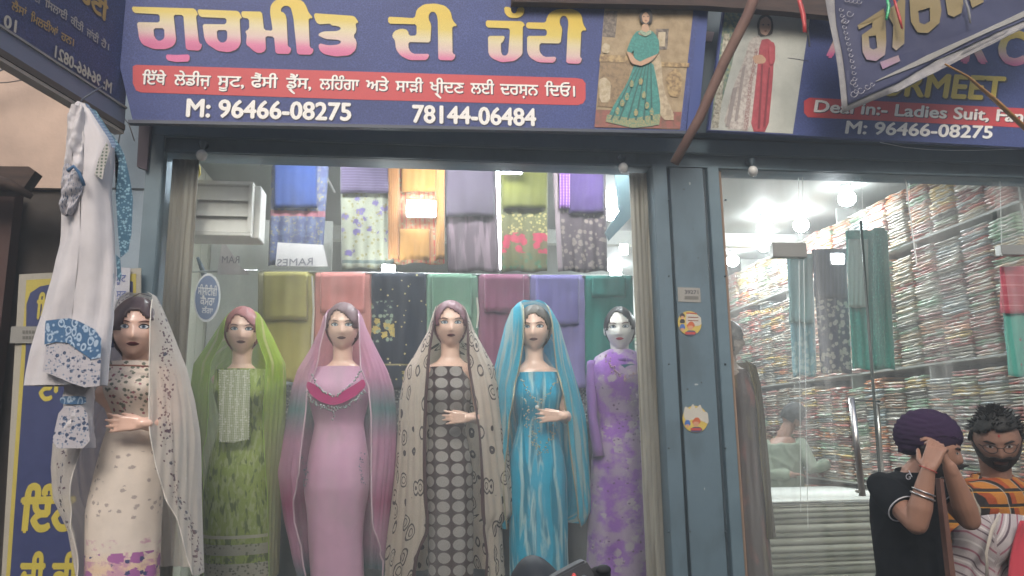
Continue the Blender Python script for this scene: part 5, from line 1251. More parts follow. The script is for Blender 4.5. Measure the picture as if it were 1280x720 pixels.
def lt(s, pL, pR, h, m, mirror=False, bold=.012, unit=.62):
    a, b = lbpoint(*pL, .006), lbpoint(*pR, .006); u = lbpoint(pR[0], pR[1] - h, .006); up = Vector((0, 0, (u - b).z)); lettering3(reorder(s), a, b, up, m, t, bold, unit, mirror=mirror)
lt('ਲੈਸਾਂ', (14, 11), (33, 22), 9.5, m_t1); lt('ਮਿਲਦੀਆਂ', (38, 26), (72, 46), 9.5, m_t1); lt('ਹਨ।', (76, 49), (92, 58), 9, m_t1)
lt('ਦੀ', (42, 0), (50, 5), 8, m_t2); lt('ਸਿਲਾਈ', (56, 8), (84, 26), 9, m_t2); lt('ਕੀਤੀ', (88, 29), (104, 41), 9, m_t2); lt('ਜਾਂਦੀ', (108, 44), (123, 55), 9, m_t2); lt('ਹੈ।', (126, 57), (136, 63), 8, m_t2)
lt('ਹੱਟੀ', (98, -4), (134, 28), 20, m_t1, bold=.03)
a, b = lbpoint(68, 71, .012), lbpoint(139, 117, .012)
lettering3('M: 96466-0821', a, b, Vector((0, 0, .052)), plain('cream_digits', '#b5b0a0', .6), t, .03, .70, mirror=True)
a, b = lbpoint(4, 32, .012), lbpoint(20, 41, .012); lettering3('10', a, b, Vector((0, 0, .05)), plain('cream_digits', '#b5b0a0', .6), t, .03, .70, mirror=True)
# cables at the upper left
for k, (pts, r, lab) in enumerate((([(-40, 62, .2), (0, 57, .2), (30, 55, .22)], .003, 'thin dark wire at the top left against the plaster wall'), ([(-40, 96, .2), (0, 88, .2), (20, 80, .2), (46, 70, .2)], .006, 'grey cable bundle sagging under the side sign'), ([(-40, 90, .2), (0, 80, .2), (40, 68, .2)], .005, 'pale cable just above the grey bundle under the side sign'), ([(-40, 105, .22), (10, 103, .22), (40, 98, .22), (76, 88, .22)], .003, 'thin lowest wire below the side sign'))):
    bm = BM(); tube(bm, [at(*p) for p in pts], r, 6); tag(obj('cable', bm, plain('cable_grey', '#7d7f86', .5) if k in (1, 2) else plain('wire_dark', '#5a5250', .6), smooth=True), lab, 'cable')
for k, (p0, p1, lab) in enumerate((((150, 140, -.2), (146, 190, -.25), 'dark wire hanging from the corner of the big sign'), ((149, 140, -.2), (168, 176, -.2), 'second wire curling by the hanger of the white dress'))):
    bm = BM(); a, b = at(*p0), at(*p1); m_ = (a + b) / 2 + Vector((.01, .0, .01)); tube(bm, [a, m_, b], .0025, 6); tag(obj('wire', bm, plain('wire_dark', '#5a5250', .6), smooth=True), lab, 'wire')
# rusty shade and timber at left
bm = BM(); pxprism(bm, [(-60, 207), (36, 208), (44, 214), (30, 234), (10, 240), (-60, 238)], .05, .08); tag(obj('old_board', bm, m_wood), 'splintered old board sticking out from the left edge', 'board')
bm = BM(); tube(bm, [at(-60, 210, .0), at(10, 230, .0), at(40, 246, .05)], [.03, .028, .015], 8); tag(obj('branch', bm, m_wood, smooth=True), 'dark slanting timber below the splintered board at the left', 'timber')
bm = BM(); box(bm, at(-80, 400, .3).x, at(8, 400, .3).x, .25, .34, .01, at(0, 240, .3).z); tag(obj('shutter_post', bm, plain('dark_red_brown', '#46302c', .8)), 'dark red brown shutter edge at the far left', 'shutter')
# bracket on the blue wall
bm = BM(); pxprism(bm, [(174, 150), (188, 153), (183, 212), (171, 208)], -.1, .03); tag(obj('wall_bracket', bm, plain('bracket_brown', '#4b4048', .7)), 'dark bracket hanging under the sign beside the left post', 'bracket')
# blue and yellow banner at lower left
Yb = -.12
bt = thing('wall_banner', 'tall navy banner with yellow Gurmukhi letters and cream border at lower left', 'banner', (at(90, 500, Yb).x, Yb, 0.3))
def bpatch(n, pix, dy, m, d=.003): bm = BM(); pxprism(bm, pix, Yb - dy, d); return obj(n, bm, m, bt)
bpatch('banner_sheet', [(24, 343), (176, 335), (172, 800), (-3, 800)], 0, plain('cream_vinyl', '#a59f92', .6), .01)
bpatch('yellow_border', [(33, 350), (170, 342), (168, 800), (2, 800)], .003, plain('yellow_vinyl', '#b5a54a', .6), .002)
bpatch('navy_field', [(32, 440), (33, 380), (38, 366), (50, 358), (70, 354), (150, 350), (166, 352), (166, 800), (7, 800)], .006, plain('navy_vinyl', '#2c3560', .6, c2='#343d68', nscale=20), .002)
m_by = plain('banner_yellow', '#b9a944', .6)
def bl(s, a, b, h, bold=.02): lettering(reorder(s), a, b, h, Yb - .008, m_by, bt, unit=.62, bold=bold)
bl('ਇੰਟ', (22, 664), (92, 662), 40, .03); bl('ਦੀ', (22, 740), (54, 740), 34, .03); bl('ਕੀ', (62, 740), (96, 740), 34, .03); bl('ਟਾ', (46, 500), (74, 500), 24, .03); bl('ਸਿ', (44, 398), (62, 398), 22, .03)
for s, a, b, h in (('ਨੰ', (146, 372), (158, 372), 7), ('ਸੂਟ', (146, 396), (156, 396), 6)): pass
bm = BM(); pxprism(bm, [(144, 334), (163, 335), (159, 420), (141, 420)], Yb - .02, .003); o = obj('paper_notice', bm, plain('notice_white', '#b3b2b8', .6)); tag(o, 'white paper notice with blue writing between the hanging dress and the post', 'notice')
for y in (352, 372, 392): lettering('ਸੂਟ', (145, y), (157, y), 8, Yb - .022, plain('blue_ink', '#4a5a94', .6), o, unit=.62, bold=.01)
bm = BM(); pxprism(bm, [(14, 408), (52, 408), (50, 429), (12, 429)], Yb - .014, .003); o = obj('wall_plate', bm, plain('plate_grey', '#8c8a84', .5)); tag(o, 'small grey metal plate strapped across the navy banner', 'plate')
for i in range(2):
    for x in range(5): bm = BM(); pxprism(bm, [(28 + x * 4, 413 + i * 7), (31 + x * 4, 413 + i * 7), (31 + x * 4, 417 + i * 7), (28 + x * 4, 417 + i * 7)], Yb - .0155, .001); obj('plate_mark', bm, plain('plate_mark', '#66645f', .5), o)
# plate and round stickers on the pillar
Yq = -.063
bm = BM(); pxprism(bm, [(847, 359), (875, 360), (876, 378), (848, 377)], Yq, .002); o = obj('pillar_plate', bm, plain('plate_grey', '#8c8a84', .5)); tag(o, 'small grey number plate fixed high on the blue pillar', 'plate')
lettering('39271', (856, 367), (873, 367.5), 4.5, Yq - .001, m_shadow, o, bold=.01); bm = BM(); pxprism(bm, [(856, 370), (873, 370.5), (873, 374.5), (856, 374)], Yq - .001, .0008); obj('plate_mark', bm, plain('plate_mark', '#66645f', .5), o)
def sticker(cx, cy, r, lab, torn):
    c = at(cx, cy, Yq); rr = r / FOC * 3.85; t = thing('round_sticker', lab, 'sticker', (c.x, Yq, c.z - rr))
    bm = BM(); disc(bm, (c.x, c.z), rr, Yq - .0012, Yq + .0015, 28); obj('sticker_face', bm, plain('sticker_yellow', '#b9a24e', .5), t)
    def sp(n, pts, m, k=0): patch(n, [(cx + x * r / 16, cy + y * r / 16) for x, y in pts], Yq - .0016 - .0004 * k, m, t, 1)
    wht, blk, bl_, rd, sk = plain('st_white', '#b0aca2', .5), plain('st_black', '#2c2a30', .5), plain('st_blue', '#3b62a0', .5), plain('st_red', '#a8403a', .5), plain('st_skin', '#b98a6c', .5)
    if not torn:
        sp('print_bubble', [(-4, -13), (14, -9), (15, 3), (-2, 4), (-5, -2)], wht)
        for y in (-8, -4): patch('print_line', [(cx - 2, cy + y), (cx + 11, cy + y + .3), (cx + 11, cy + y + 1.5), (cx - 2, cy + y + 1.2)], Yq - .0022, plain('st_brown', '#7c4030', .5), t)
        patch('print_line', [(cx - 4, cy - 13.5), (cx + 9, cy - 12.8), (cx + 9, cy - 11.5), (cx - 4, cy - 12)], Yq - .0022, rd, t)
        for x, y, m in ((-9, -9, blk), (-9, -2, blk)): sp('print_figure', [(x - 3, y + 2), (x - 3, y - 2), (x, y - 4), (x + 3, y - 2), (x + 3, y + 2)], m, 1)
        sp('print_face', [(-11, -9), (-7, -9), (-8, -5), (-10, -5)], sk, 2)
    else:
        sp('torn_white', [(-14, -5), (-12, -16), (-6, -11), (-3, -19), (1, -12), (6, -18), (9, -9), (15, -8), (16, 6), (8, 2), (-4, 0), (-10, 4)], wht)
    sp('print_figure', [(-13, 6), (-11, 1), (-7, 1), (-5, 6), (-9, 9)], bl_, 1); sp('print_face', [(-11, 6), (-7, 6), (-8, 10), (-10, 10)], sk, 2)
    sp('print_figure', [(-4, 3), (0, -2), (4, -2), (7, 3), (4, 6), (-2, 6)], plain('st_orange', '#b05a35', .5), 1); sp('print_face', [(-2, 3), (4, 3), (4, 7), (1, 9), (-2, 7)], sk, 2)
    sp('print_body', [(-6, 14), (-3, 9), (6, 9), (9, 13), (4, 15.5), (-2, 15.5)], plain('st_slate', '#4a4c66', .5), 2); patch('print_line', [(cx - 6, cy + 11), (cx + 8, cy + 11), (cx + 7, cy + 14), (cx - 5, cy + 14)], Yq - .003, rd, t)
sticker(862, 404, 16, 'round yellow printed sticker with small cartoon faces on the blue pillar, upper one', False)
sticker(869, 524, 17, 'torn round yellow sticker half peeled to white paper on the blue pillar, lower one', True)
# hanging torn banner at the upper right
Yh = -.62
tb = thing('hanging_banner', 'loose navy banner hanging slanted at the upper right with pink letters and pale scroll border', 'banner', at(1060, 140, Yh))
def hb(n, pix, dy, m, sub=True):
    P = [at(x, y, Yh - dy) for x, y in pix]; bm = bmesh.new(); vs = [bm.verts.new(p) for p in P]; f = bm.faces.new(vs)
    bmesh.ops.triangulate(bm, faces=[f]); bmesh.ops.subdivide_edges(bm, edges=bm.edges[:], cuts=10, use_grid_fill=True)
    for v in bm.verts: v.co.y += .014 * math.sin(v.co.x * 6 + v.co.z * 9)
    bmesh.ops.recalc_face_normals(bm, faces=bm.faces); bmesh.ops.solidify(bm, geom=bm.faces[:], thickness=.0015)
    return obj(n, bm, m, tb, True)
m_hb1 = plain('banner_navy_matte', '#262a4c', .7, c2='#3a3c58', nscale=5); m_hb2 = plain('banner_pale', '#8f8c8c', .7, c2='#77757a', nscale=20)
hb('banner_back', [(1030, -30), (1340, -90), (1340, 5), (1280, 32), (1180, 80), (1120, 115), (1054, 141), (1046, 90)], 0, m_hb2)
hb('banner_field', [(1044, -30), (1340, -100), (1340, -2), (1262, 32), (1172, 74), (1120, 105), (1060, 131), (1054, 90), (1047, 30)], .006, m_hb1)
hb('pale_stripe', [(1092, 104), (1096, 101), (1160, 68), (1215, 45), (1290, 8), (1340, -22), (1340, -12), (1290, 16), (1215, 50), (1165, 74)], .012, plain('stripe_pale', '#8b8986', .7))
m_hl = gradmat('hang_letters', .14, .44, [(0, '#96527f'), (.35, '#8f7288'), (.7, '#8c7f70'), (.88, '#7f6f48'), (1, '#7f6f48')])
K = lambda X, Y_: (960 + X / 4, Y_ / 4)
for pl in ([[(455,120),(580,40),(590,65),(600,200),(590,270),(540,305),(490,300),(472,260),(475,170),(530,130),(530,105),(462,140)], [(510,175),(548,170),(552,235),(530,245),(512,235)]],
           [[(590,55),(640,20),(650,0),(680,0),(688,160),(690,210),(650,245),(630,230),(632,120)]], [[(560,310),(660,270),(668,300),(570,348)]],
           [[(700,0),(740,-20),(850,-40),(858,60),(850,120),(800,165),(750,160),(715,110),(708,70)], [(745,60),(800,45),(805,110),(780,125),(755,115)]],
           [[(880,-20),(970,-60),(975,20),(960,70),(920,92),(890,80)]], [[(1000,-60),(1080,-80),(1085,5),(1020,40)]]):
    outline('banner_letter', pl, lambda X, Y_: (lambda p: p + Vector((0, .014 * math.sin(p.x * 6 + p.z * 9), 0)))(at(*K(X, Y_), Yh - .0165)), m_hl, tb)
bm = BM()   # scroll ornaments along the pale border
for (x, y, r) in [(1053 + 1.1 * i, 10 + i * 7.5, 3.2) for i in range(15)] + [(1060 + i * 5, -2 + 1 * i, 3.5) for i in range(4)] + [(1066, 118, 5), (1074, 114, 5), (1082, 110, 4), (1088, 107, 3), (1064, 104, 4), (1058, 24, 5), (1064, 15, 5)]:
    P = [at(x + r * (1 - a / 9) * math.cos(a), y + r * (1 - a / 9) * math.sin(a), Yh - .018) for a in [k * .7 for k in range(9)]]
    for p in P: p.y += .014 * math.sin(p.x * 6 + p.z * 9)
    tube(bm, P, .0022, 4)
obj('scroll_ornament', bm, plain('ornament_pale', '#9b98a0', .6), tb)['kind'] = 'stuff'
# ribbons
def ribbon(name, lab, pts, w0, Y, m, cat='ribbon'):
    rows = []; uv = []
    for i, (x, y) in enumerate(pts):
        p = at(x, y, Y); rows.append([p + Vector((-w0, .004 * math.sin(i), 0)), p + Vector((0, -.006, 0)), p + Vector((w0, .005 * math.cos(i * 2), 0))]); uv.append([(0, i), (.5, i), (1, i)])
    tag(obj(name, grid(rows, uv, thick=.002), m, smooth=True), lab, cat)
m_rr = plain('ribbon_red', '#a3282c', .4, c2='#c24a46', nscale=60)
ribbon('red_ribbon', 'bright red ribbon dangling left of the slanted banner', [(998, -6), (1001, 6), (1004, 18), (1006, 30), (1006, 41)], .012, -.6, m_rr)
ribbon('red_ribbon', 'thin dark red ribbon crossing the top of the slanted banner', [(1117, -4), (1121, 10), (1125, 24), (1128, 36)], .007, -.68, m_rr)
ribbon('green_tinsel', 'short green tinsel strip at the top of the slanted banner', [(1108, -5), (1111, 6), (1110, 16), (1108, 25)], .008, -.67, plain('tinsel_green', '#1f8a55', .3, c2='#5fc890', nscale=90))
ribbon('grey_ribbon', 'small grey cord end on the slanted banner', [(1205, -4), (1210, 10), (1212, 20), (1213, 29)], .006, -.67, plain('cord_grey', '#77777a', .6))
bm = BM(); tube(bm, [at(1007, 20, -.58), at(1010, 40, -.56), at(1012, 58, -.56)], .005, 6); tag(obj('black_cord', bm, plain('black_rubber', '#262626', .6)), 'dark knotted cord hanging below the red ribbon', 'cord')
bm = BM(); tube(bm, [at(1181, 80, -.66), at(1210, 96, -.68), at(1245, 126, -.7), (at(1300, 178, -.74))], [.006, .009, .016, .018], 8, flat=(1, .5)); tag(obj('orange_strap', bm, plain('orange_strap', '#a5742f', .6, c2='#6f5230', nscale=20), smooth=True), 'orange strap stretched diagonally down from the slanted banner', 'strap')
bm = BM(); P = [at(1100 + i * 30, 178 + [0, 6, 9, 10, 10, 9, 8][i], -.12) for i in range(7)]; tube(bm, P, .0022, 5); tag(obj('thin_wire', bm, plain('pale_line', (.7, .72, .7), .4)), 'thin pale wire sagging across the beam under the English sign', 'wire')

# ---------------------------------------------------------------- white dress hanging outside
Yk = -.80
kt = thing('hanging_dress', 'long white dress with blue printed hem bands hanging from the sign corner at the left', 'dress', (at(95, 300, Yk).x, Yk, at(95, 545, Yk).z))
m_k = cloth('dress_white', '#c9c4c6', [('flower', '#a9abb5', 5, .06)], alpha=1)
m_kb = cloth('blue_print', '#47698c', [('ring', '#a4b4c4', 26, .34, .8, .06), ('flower', '#9db0c4', 60, .34)]); m_kf = cloth('floral_band', '#b5b0b4', [('flower', '#41506c', 48, .34), ('flower', '#6f8198', 90, .3)])
m_kb2 = cloth('teal_blue_print', '#3f6176', [('flower', '#7f9fae', 90, .42)])
def prof(nm, tab, m, dep=.07, y=Yk, nf=5, par=kt, amp=.07, uvs_=1):
    rows, uvs = [], []; nr = 40
    for i in range(nr + 1):
        py = tab[0][0] + (tab[-1][0] - tab[0][0]) * i / nr; xl, xr = interp(tab, py); a, b = at(xl, py, y), at(xr, py, y); c = (a + b) / 2; rx = (b.x - a.x) / 2; row, uv = [], []; f = i / nr
        for j in range(41):
            an = 2 * math.pi * j / 40; wv = 1 - amp * f * (.5 + .5 * math.sin(an * nf + f * 2)); nz_ = .012 * noise.noise(Vector((an * 1.3, f * 7, tab[0][1]))) + .007 * noise.noise(Vector((an * 4, f * 14, 3))); row.append((c.x + rx * math.sin(an) * (1 if abs(math.sin(an)) > .95 else 1 - (1 - wv) * .4), y - min(dep, rx) * math.cos(an) * wv + nz_ + .01 * math.sin(f * 9 + an * 3), c.z)); uv.append((an * .15, c.z))
        rows.append(row); uvs.append(uv)
    return obj(nm, grid(rows, uvs), m, par, True)
prof('bodice', [(129, 98, 106), (134, 92, 112), (150, 88, 122), (180, 86, 142), (210, 84, 140), (240, 82, 138), (300, 76, 143), (340, 66, 145), (400, 50, 142), (450, 38, 136), (482, 32, 133)], m_k, amp=.3, nf=7)
prof('sleeve', [(133, 90, 104), (150, 86, 104), (180, 84, 104), (208, 82, 105), (216, 81, 104)], m_k, .045, Yk - .06)
prof('sleeve_cuff', [(207, 83, 97), (215, 81, 100), (225, 79, 105), (240, 77, 102), (258, 75, 95), (269, 79, 88)], m_kf, .04, Yk - .075, amp=.3)
bm = BM(); tube(bm, [at(84, 214, Yk - .13), at(92, 208, Yk - .13), at(99, 216, Yk - .13), at(105, 232, Yk - .12)], .007, 6); obj('cuff_band', bm, m_kb, kt, True)
# blue back panel with dark border on the right side
def kpatch(nm, pix, dy, m, curve=1.2): 
    return front_patch(nm, pix, Yk, m, kt, dy, curve, None, 0)
kpatch('back_panel', [(109, 131), (116, 134), (133, 160), (145, 176), (152, 190), (158, 215), (163, 245), (161, 290), (157, 312), (147, 320), (144, 290), (141, 240), (145, 200), (140, 185), (125, 160)], -.03, m_kb2, 0)
kpatch('neck_border', [(108, 131), (113, 133), (142, 172), (148, 184), (144, 188), (128, 164)], .02, cloth('slate_border', '#5b6c88', [('hstripe', '#8091a8', .012, .4)]), 0)
kpatch('waist_print', [(142, 186), (146, 196), (140, 216), (137, 232), (128, 226), (132, 208)], .0735, cloth('dot_print', '#aeaaa6', [('dots', '#4b5c50', .014, .3)]), .0)
kpatch('tassel', [(144, 318), (149, 322), (151, 345), (148, 352), (145, 345)], -.01, m_kb2, 0)
kpatch('blue_band', [(70, 405), (99, 402), (112, 406), (131, 416), (138, 427), (137, 450), (126, 452), (112, 442), (98, 432), (84, 431), (69, 434)], .095, m_kb, .8)
kpatch('floral_band', [(70, 434), (84, 431), (98, 432), (112, 442), (127, 453), (137, 451), (135, 484), (118, 486), (100, 480), (84, 473), (66, 466)], .090, m_kf, .8)
prof('trouser_leg', [(480, 82, 116), (500, 82, 116), (510, 81, 116), (545, 76, 117), (560, 72, 118)], m_k, .05, Yk + .05)
o = front_patch('trouser_band', [(83, 496), (115, 496), (115, 506), (83, 506)], Yk + .05, m_kb, kt, .056, 1.0)
o = front_patch('trouser_print', [(83, 508), (116, 508), (120, 560), (71, 560)], Yk + .05, m_kf, kt, .056, 1.0)
bm = BM(); tube(bm, [at(100, 131, Yk), at(103, 124, Yk), at(112, 118, Yk), at(128, 108, Yk + .1)], .004, 6); obj('hanger', bm, plain('hanger_dark', '#4a4f5c', .5), kt, True)
# ---------------------------------------------------------------- people
def skinmat(n, c): return plain(n, c, .5, var=.12, nscale=25, bump=.1, bscale=300, spec=.4)
m_sk1 = skinmat('skin_tan', '#966f5c'); m_sk2 = skinmat('skin_brown', '#886656')
m_beard = plain('beard_black', '#231c1a', .8, bump=.8, bscale=250, var=.3, nscale=90)
def V(px, py, Y): return at(px, py, Y)
def ringbody(bm, secs, n=28):
    """secs: (centre, rx, ry, yaw)"""
    rings = []
    for c, rx, ry, yw in secs:
        rings.append([bm.verts.new(Vector(c) + Vector((rx * math.sin(a) * math.cos(yw) + ry * math.cos(a) * math.sin(yw), rx * math.sin(a) * math.sin(yw) - ry * math.cos(a) * math.cos(yw), 0))) for a in [2 * math.pi * k / n for k in range(n)]])
    for a, b in zip(rings, rings[1:]):
        for k in range(n): bm.faces.new((a[k], b[k], b[(k + 1) % n], a[(k + 1) % n]))
    bm.faces.new(rings[0]); bm.faces.new(rings[-1][::-1])
def uvproj(o, s=1):
    me = o.data; L = me.uv_layers.new(name='UV')
    for p in me.polygons:
        for li in p.loop_indices: v = me.vertices[me.loops[li].vertex_index].co; L.data[li].uv = ((v.x * .8 + v.y * .6) * s, v.z * s)

# --- man in the purple turban: hands raised in front of his face
Yt = -.78; p1 = V(1136, 620, Yt)
t = thing('person', 'man in purple turban and black polo shirt with hands raised over his face', 'person', (p1.x, Yt, 0.004))
Hc = V(1168, 564, Yt - .02); hs = .97; M1 = Matrix.Translation(Hc) @ Matrix.Rotation(R(52), 4, 'Z') @ Matrix.Rotation(R(8), 4, 'X')
yw = R(22)
bm = BM(); head_mesh(bm, M1, True, hs); ears(bm, M1, hs, True)
nk = V(1144, 592, Yt + .02); cappedtube(bm, [Hc + Vector((-.03, .02, -.05)), nk, nk + Vector((0, 0, -.06))], [.058, .058, .065], 16)
C0 = V(1136, 640, Yt + .03); cz = lambda py: V(1136, py, Yt).z
secs = [(Vector((nk.x, Yt + .03, cz(591))), .075, .06, yw), (Vector((C0.x + .005, Yt + .03, cz(598))), .13, .085, yw), (Vector((C0.x, Yt + .03, cz(612))), .152, .105, yw), (Vector((C0.x - .005, Yt + .03, cz(650))), .155, .115, yw), (Vector((C0.x - .012, Yt + .03, cz(690))), .145, .11, yw), (Vector((C0.x - .015, Yt + .03, cz(730))), .14, .11, yw), (Vector((C0.x - .015, Yt + .03, .88)), .15, .12, yw)]
ringbody(bm, secs)
shA, elA, wrA = V(1104, 608, Yt - .01), V(1146, 655, Yt - .20), V(1160, 588, Yt - .235)
shB, elB, wrB = V(1180, 610, Yt - .05), V(1212, 650, Yt - .16), V(1187, 584, Yt - .215)
for sh, el, wr in ((shA, elA, wrA), (shB, elB, wrB)):
    cappedtube(bm, [sh, (sh + el) / 2, el], [.048, .050, .042], 14); cappedtube(bm, [el, el.lerp(wr, .3), el.lerp(wr, .7), wr], [.042, .046, .036, .027], 14)
hand(bm, wrA, V(1170, 560, Yt - .23) - wrA, (.55, .5, -.1), s=1.08, curl=.75, side=-1)
hand(bm, wrB, V(1173, 556, Yt - .19) - wrB, (-.6, .5, -.1), s=1.05, curl=.7, side=1)
link('body', fuse(bm, .0055, 1), m_sk1, t)
bm = BM()
for k in (-1, 1): cappedtube(bm, [(C0.x + k * .085, Yt + .03, .95), (C0.x + k * .09, Yt + .02, .52), (C0.x + k * .095, Yt + .03, .10)], [.085, .062, .05], 14)
cappedtube(bm, [(C0.x - .06, Yt + .03, .93), (C0.x + .06, Yt + .03, .93)], [.12, .12], 14); link('trousers', fuse(bm, .012, 2), plain('dark_trousers', '#23262e', .9), t)
for k in (-1, 1): bm = BM(); cappedtube(bm, [(C0.x + k * .095, Yt + .06, .055), (C0.x + k * .10, Yt - .12, .045)], [.045, .04], 12); obj('shoe', bm, plain('shoe_black', '#1c1a1a', .5), t, True)
face(M1, t, plain('lip_brown', '#6d4034', .5, var=0), m_beard, True, hs, m_irisb, lash=False)
# polo shirt
bm = BM(); ringbody(bm, [(c, rx + .014, ry + .016, y) for c, rx, ry, y in secs[:-1]] + [(Vector((C0.x - .015, Yt + .03, .93)), .165, .135, yw)])
for sh, el, f in ((shA, elA, .62), (shB, elB, .45)):
    e = sh.lerp(el, f); cappedtube(bm, [sh + Vector((0, .01, .0)), sh.lerp(el, f * .5)], [.060, .063], 16); tube(bm, [sh.lerp(el, f * .5), e], [.063, .063], 20)
m_polo = plain('polo_black', '#0f1116', .9, var=.3, nscale=6, bump=.3, bscale=400, spec=.15)
po = link('polo_shirt', wrinkle(fuse(bm, .008, 3), .006, 8), m_polo, t)
for sh, el, f in ((shA, elA, .62), (shB, elB, .45)):     # white sleeve tipping
    d = (el - sh).normalized(); e = sh.lerp(el, f) - d * .001; a = d.cross(Vector((0, 1, 0))).normalized(); b = a.cross(d)
    for nm, off, rr, mm in (('sleeve_tipping', .0, .0028, plain('tipping_white', '#b8b8bc', .7)), ('sleeve_cuff', -.016, .0, m_polo)):
        if rr: bm = BM(); tube(bm, [e + d * off + (a * math.cos(q) + b * math.sin(q)) * .0625 for q in [2 * math.pi * i / 24 for i in range(25)]], rr, 6, cap=False); obj(nm, bm, mm, po, True)
# collar
bm = BM(); P = []
rows = []
for r_, dz in ((.071, -.02), (.074, .0), (.070, .022)): rows.append([nk + Vector((r_ * math.sin(a), .015 - r_ * math.cos(a), dz + .012 * math.cos(a) * -1 - .01)) for a in [i * 2 * math.pi / 28 for i in range(29)]])
obj('collar', grid(rows, thick=.004), m_polo, po, True)
bm = BM(); tube(bm, [V(1123, 574, Yt - .10), V(1125, 572, Yt - .09)], .003, 6); obj('collar_tipping', bm, plain('tipping_white', '#b8b8bc', .7), po)
for (x, y) in ((1135, 600), (1177, 604)):
    lettering('G', (x - 2.5, y), (x + 3.5, y - 1), 7.5, Yt - .155, plain('logo_white', '#a5a5ac', .6, var=0), po, name='chest_logo')
bm = BM(); tube(bm, [V(1136, 588, Yt - .11), V(1140, 596, Yt - .135)], .002, 5); obj('placket_edge', bm, plain('tipping_white', '#b8b8bc', .7), po)
# steel bangle and red thread on the near wrist
def bangle(f, r, rr, m, nm):
    c = elA.lerp(wrA, f); d = (wrA - elA).normalized(); a = d.cross(Vector((0, 1, 0))).normalized(); b = a.cross(d); bm = BM()
    tube(bm, [c + (a * math.cos(q) + b * math.sin(q)) * r + d * .006 * math.cos(q) for q in [2 * math.pi * i / 28 for i in range(29)]], rr, 6, cap=False); obj(nm, bm, m, t, True)
bangle(.52, .044, .0035, m_chrome, 'bangle'); bangle(.60, .042, .003, m_chrome, 'bangle'); bangle(1.02, .032, .002, plain('red_thread', '#a02c2c', .7), 'wrist_thread')
# beard
def beard(M, par, s, top=-.028, front=-.0, grow=.011, mous=True, mat=m_beard):
    bm = bmesh.new(); n, m = 60, 46; Vv = []
    for i in range(m + 1):
        th = math.pi * (.42 + .58 * i / m) * .995; row = []
        for j in range(n + 1):
            a = -2.0 + 4.0 * j / n; d = (math.sin(th) * math.sin(a), -math.sin(th) * math.cos(a), math.cos(th)); p = headpt(d, True, s)
            g_ = grow * (1 + .25 * noise.noise(Vector((a * 9, th * 12, 3)))); row.append(bm.verts.new(M @ (p + Vector(d) * g_ * s)))
        Vv.append(row)
    for i in range(m):
        for j in range(n):
            th = math.pi * (.42 + .58 * (i + .5) / m); a = -2.0 + 4.0 * (j + .5) / n; x = math.sin(th) * math.sin(a) * .08; z = math.cos(th) * .122; y = -math.sin(th) * math.cos(a)
            side = abs(a) > 1.05; line = -.030 - .0 + (.05 * max(0, abs(a) - .75)) * 1.3
            keep = z < line - .012
            if abs(x) < .026 and -.074 < z < -.052: keep = False
            if mous and abs(x) < .034 and -.056 < z < -.036 and y < 0: keep = True
            if keep: bm.faces.new((Vv[i][j], Vv[i + 1][j], Vv[i + 1][j + 1], Vv[i][j + 1]))
    bmesh.ops.delete(bm, geom=[v for v in bm.verts if not v.link_faces], context='VERTS'); bmesh.ops.recalc_face_normals(bm, faces=bm.faces); bmesh.ops.solidify(bm, geom=bm.faces[:], thickness=.004)
    return obj('beard', bm, mat, par, True)
beard(M1, t, hs, grow=.017)
# turban: overlapping wrapped folds
Tc = V(1159, 546, Yt + .0); MT = Matrix.Translation(Tc) @ Matrix.Rotation(R(10), 4, 'Y') @ Matrix.Rotation(R(50), 4, 'Z')
bm = bmesh.new(); n, m = 72, 44; rings = []
for i in range(1, m):
    th = math.pi * i / m; row = []
    for j in range(n):
        a = 2 * math.pi * j / n; d = Vector((math.sin(th) * math.sin(a), -math.sin(th) * math.cos(a), math.cos(th)))
        z = d.z; w1 = 5.5 * (z + .55 * abs(d.x) * (1 if d.y < 0 else .4)) ; saw = (w1 % 1.0); ridge = .0065 * (saw if saw < .85 else (1 - saw) * 5.6)
        r_ = 1 + .035 * math.sin(a * 2 + 1); p = Vector((d.x * .108, d.y * .125, d.z * (.112 if d.z > 0 else .100))) * r_
        if d.z < -.55: p.z = -.075 - .02 * (-.55 - d.z)
        if d.z < 0 and d.y < -.3: p.z += .03 * (-d.y - .3)
        p += d * ridge * 1.6; row.append(bm.verts.new(MT @ p))
    rings.append(row)
for a, b in zip(rings, rings[1:]):
    for j in range(n): bm.faces.new((a[j], b[j], b[(j + 1) % n], a[(j + 1) % n]))
bm.faces.new(rings[0]); bm.faces.new(rings[-1][::-1])
obj('turban', bm, plain('turban_purple', '#33233d', .95, var=.25, nscale=14, bump=.4, bscale=350, spec=.15), t, True)
# brown pole he stands behind
bm = BM(); A, B = V(1172, 598, Yt - .19), V(1187, 726, Yt - .19); B2 = B + (B - A) * ((B.z - .004) / (A.z - B.z))
quadbox(bm, [(A.x - .009, A.z), (A.x + .007, A.z), (B2.x + .020, B2.z), (B2.x - .022, B2.z)], Yt - .215, Yt - .185); tag(obj('wooden_pole', bm, plain('pole_brown', '#6b4b40', .6, c2='#5a3c33', nscale=8, scale=(8, 8, 1))), 'flat brown wooden pole standing upright between the raised forearms of the turbaned man', 'pole')

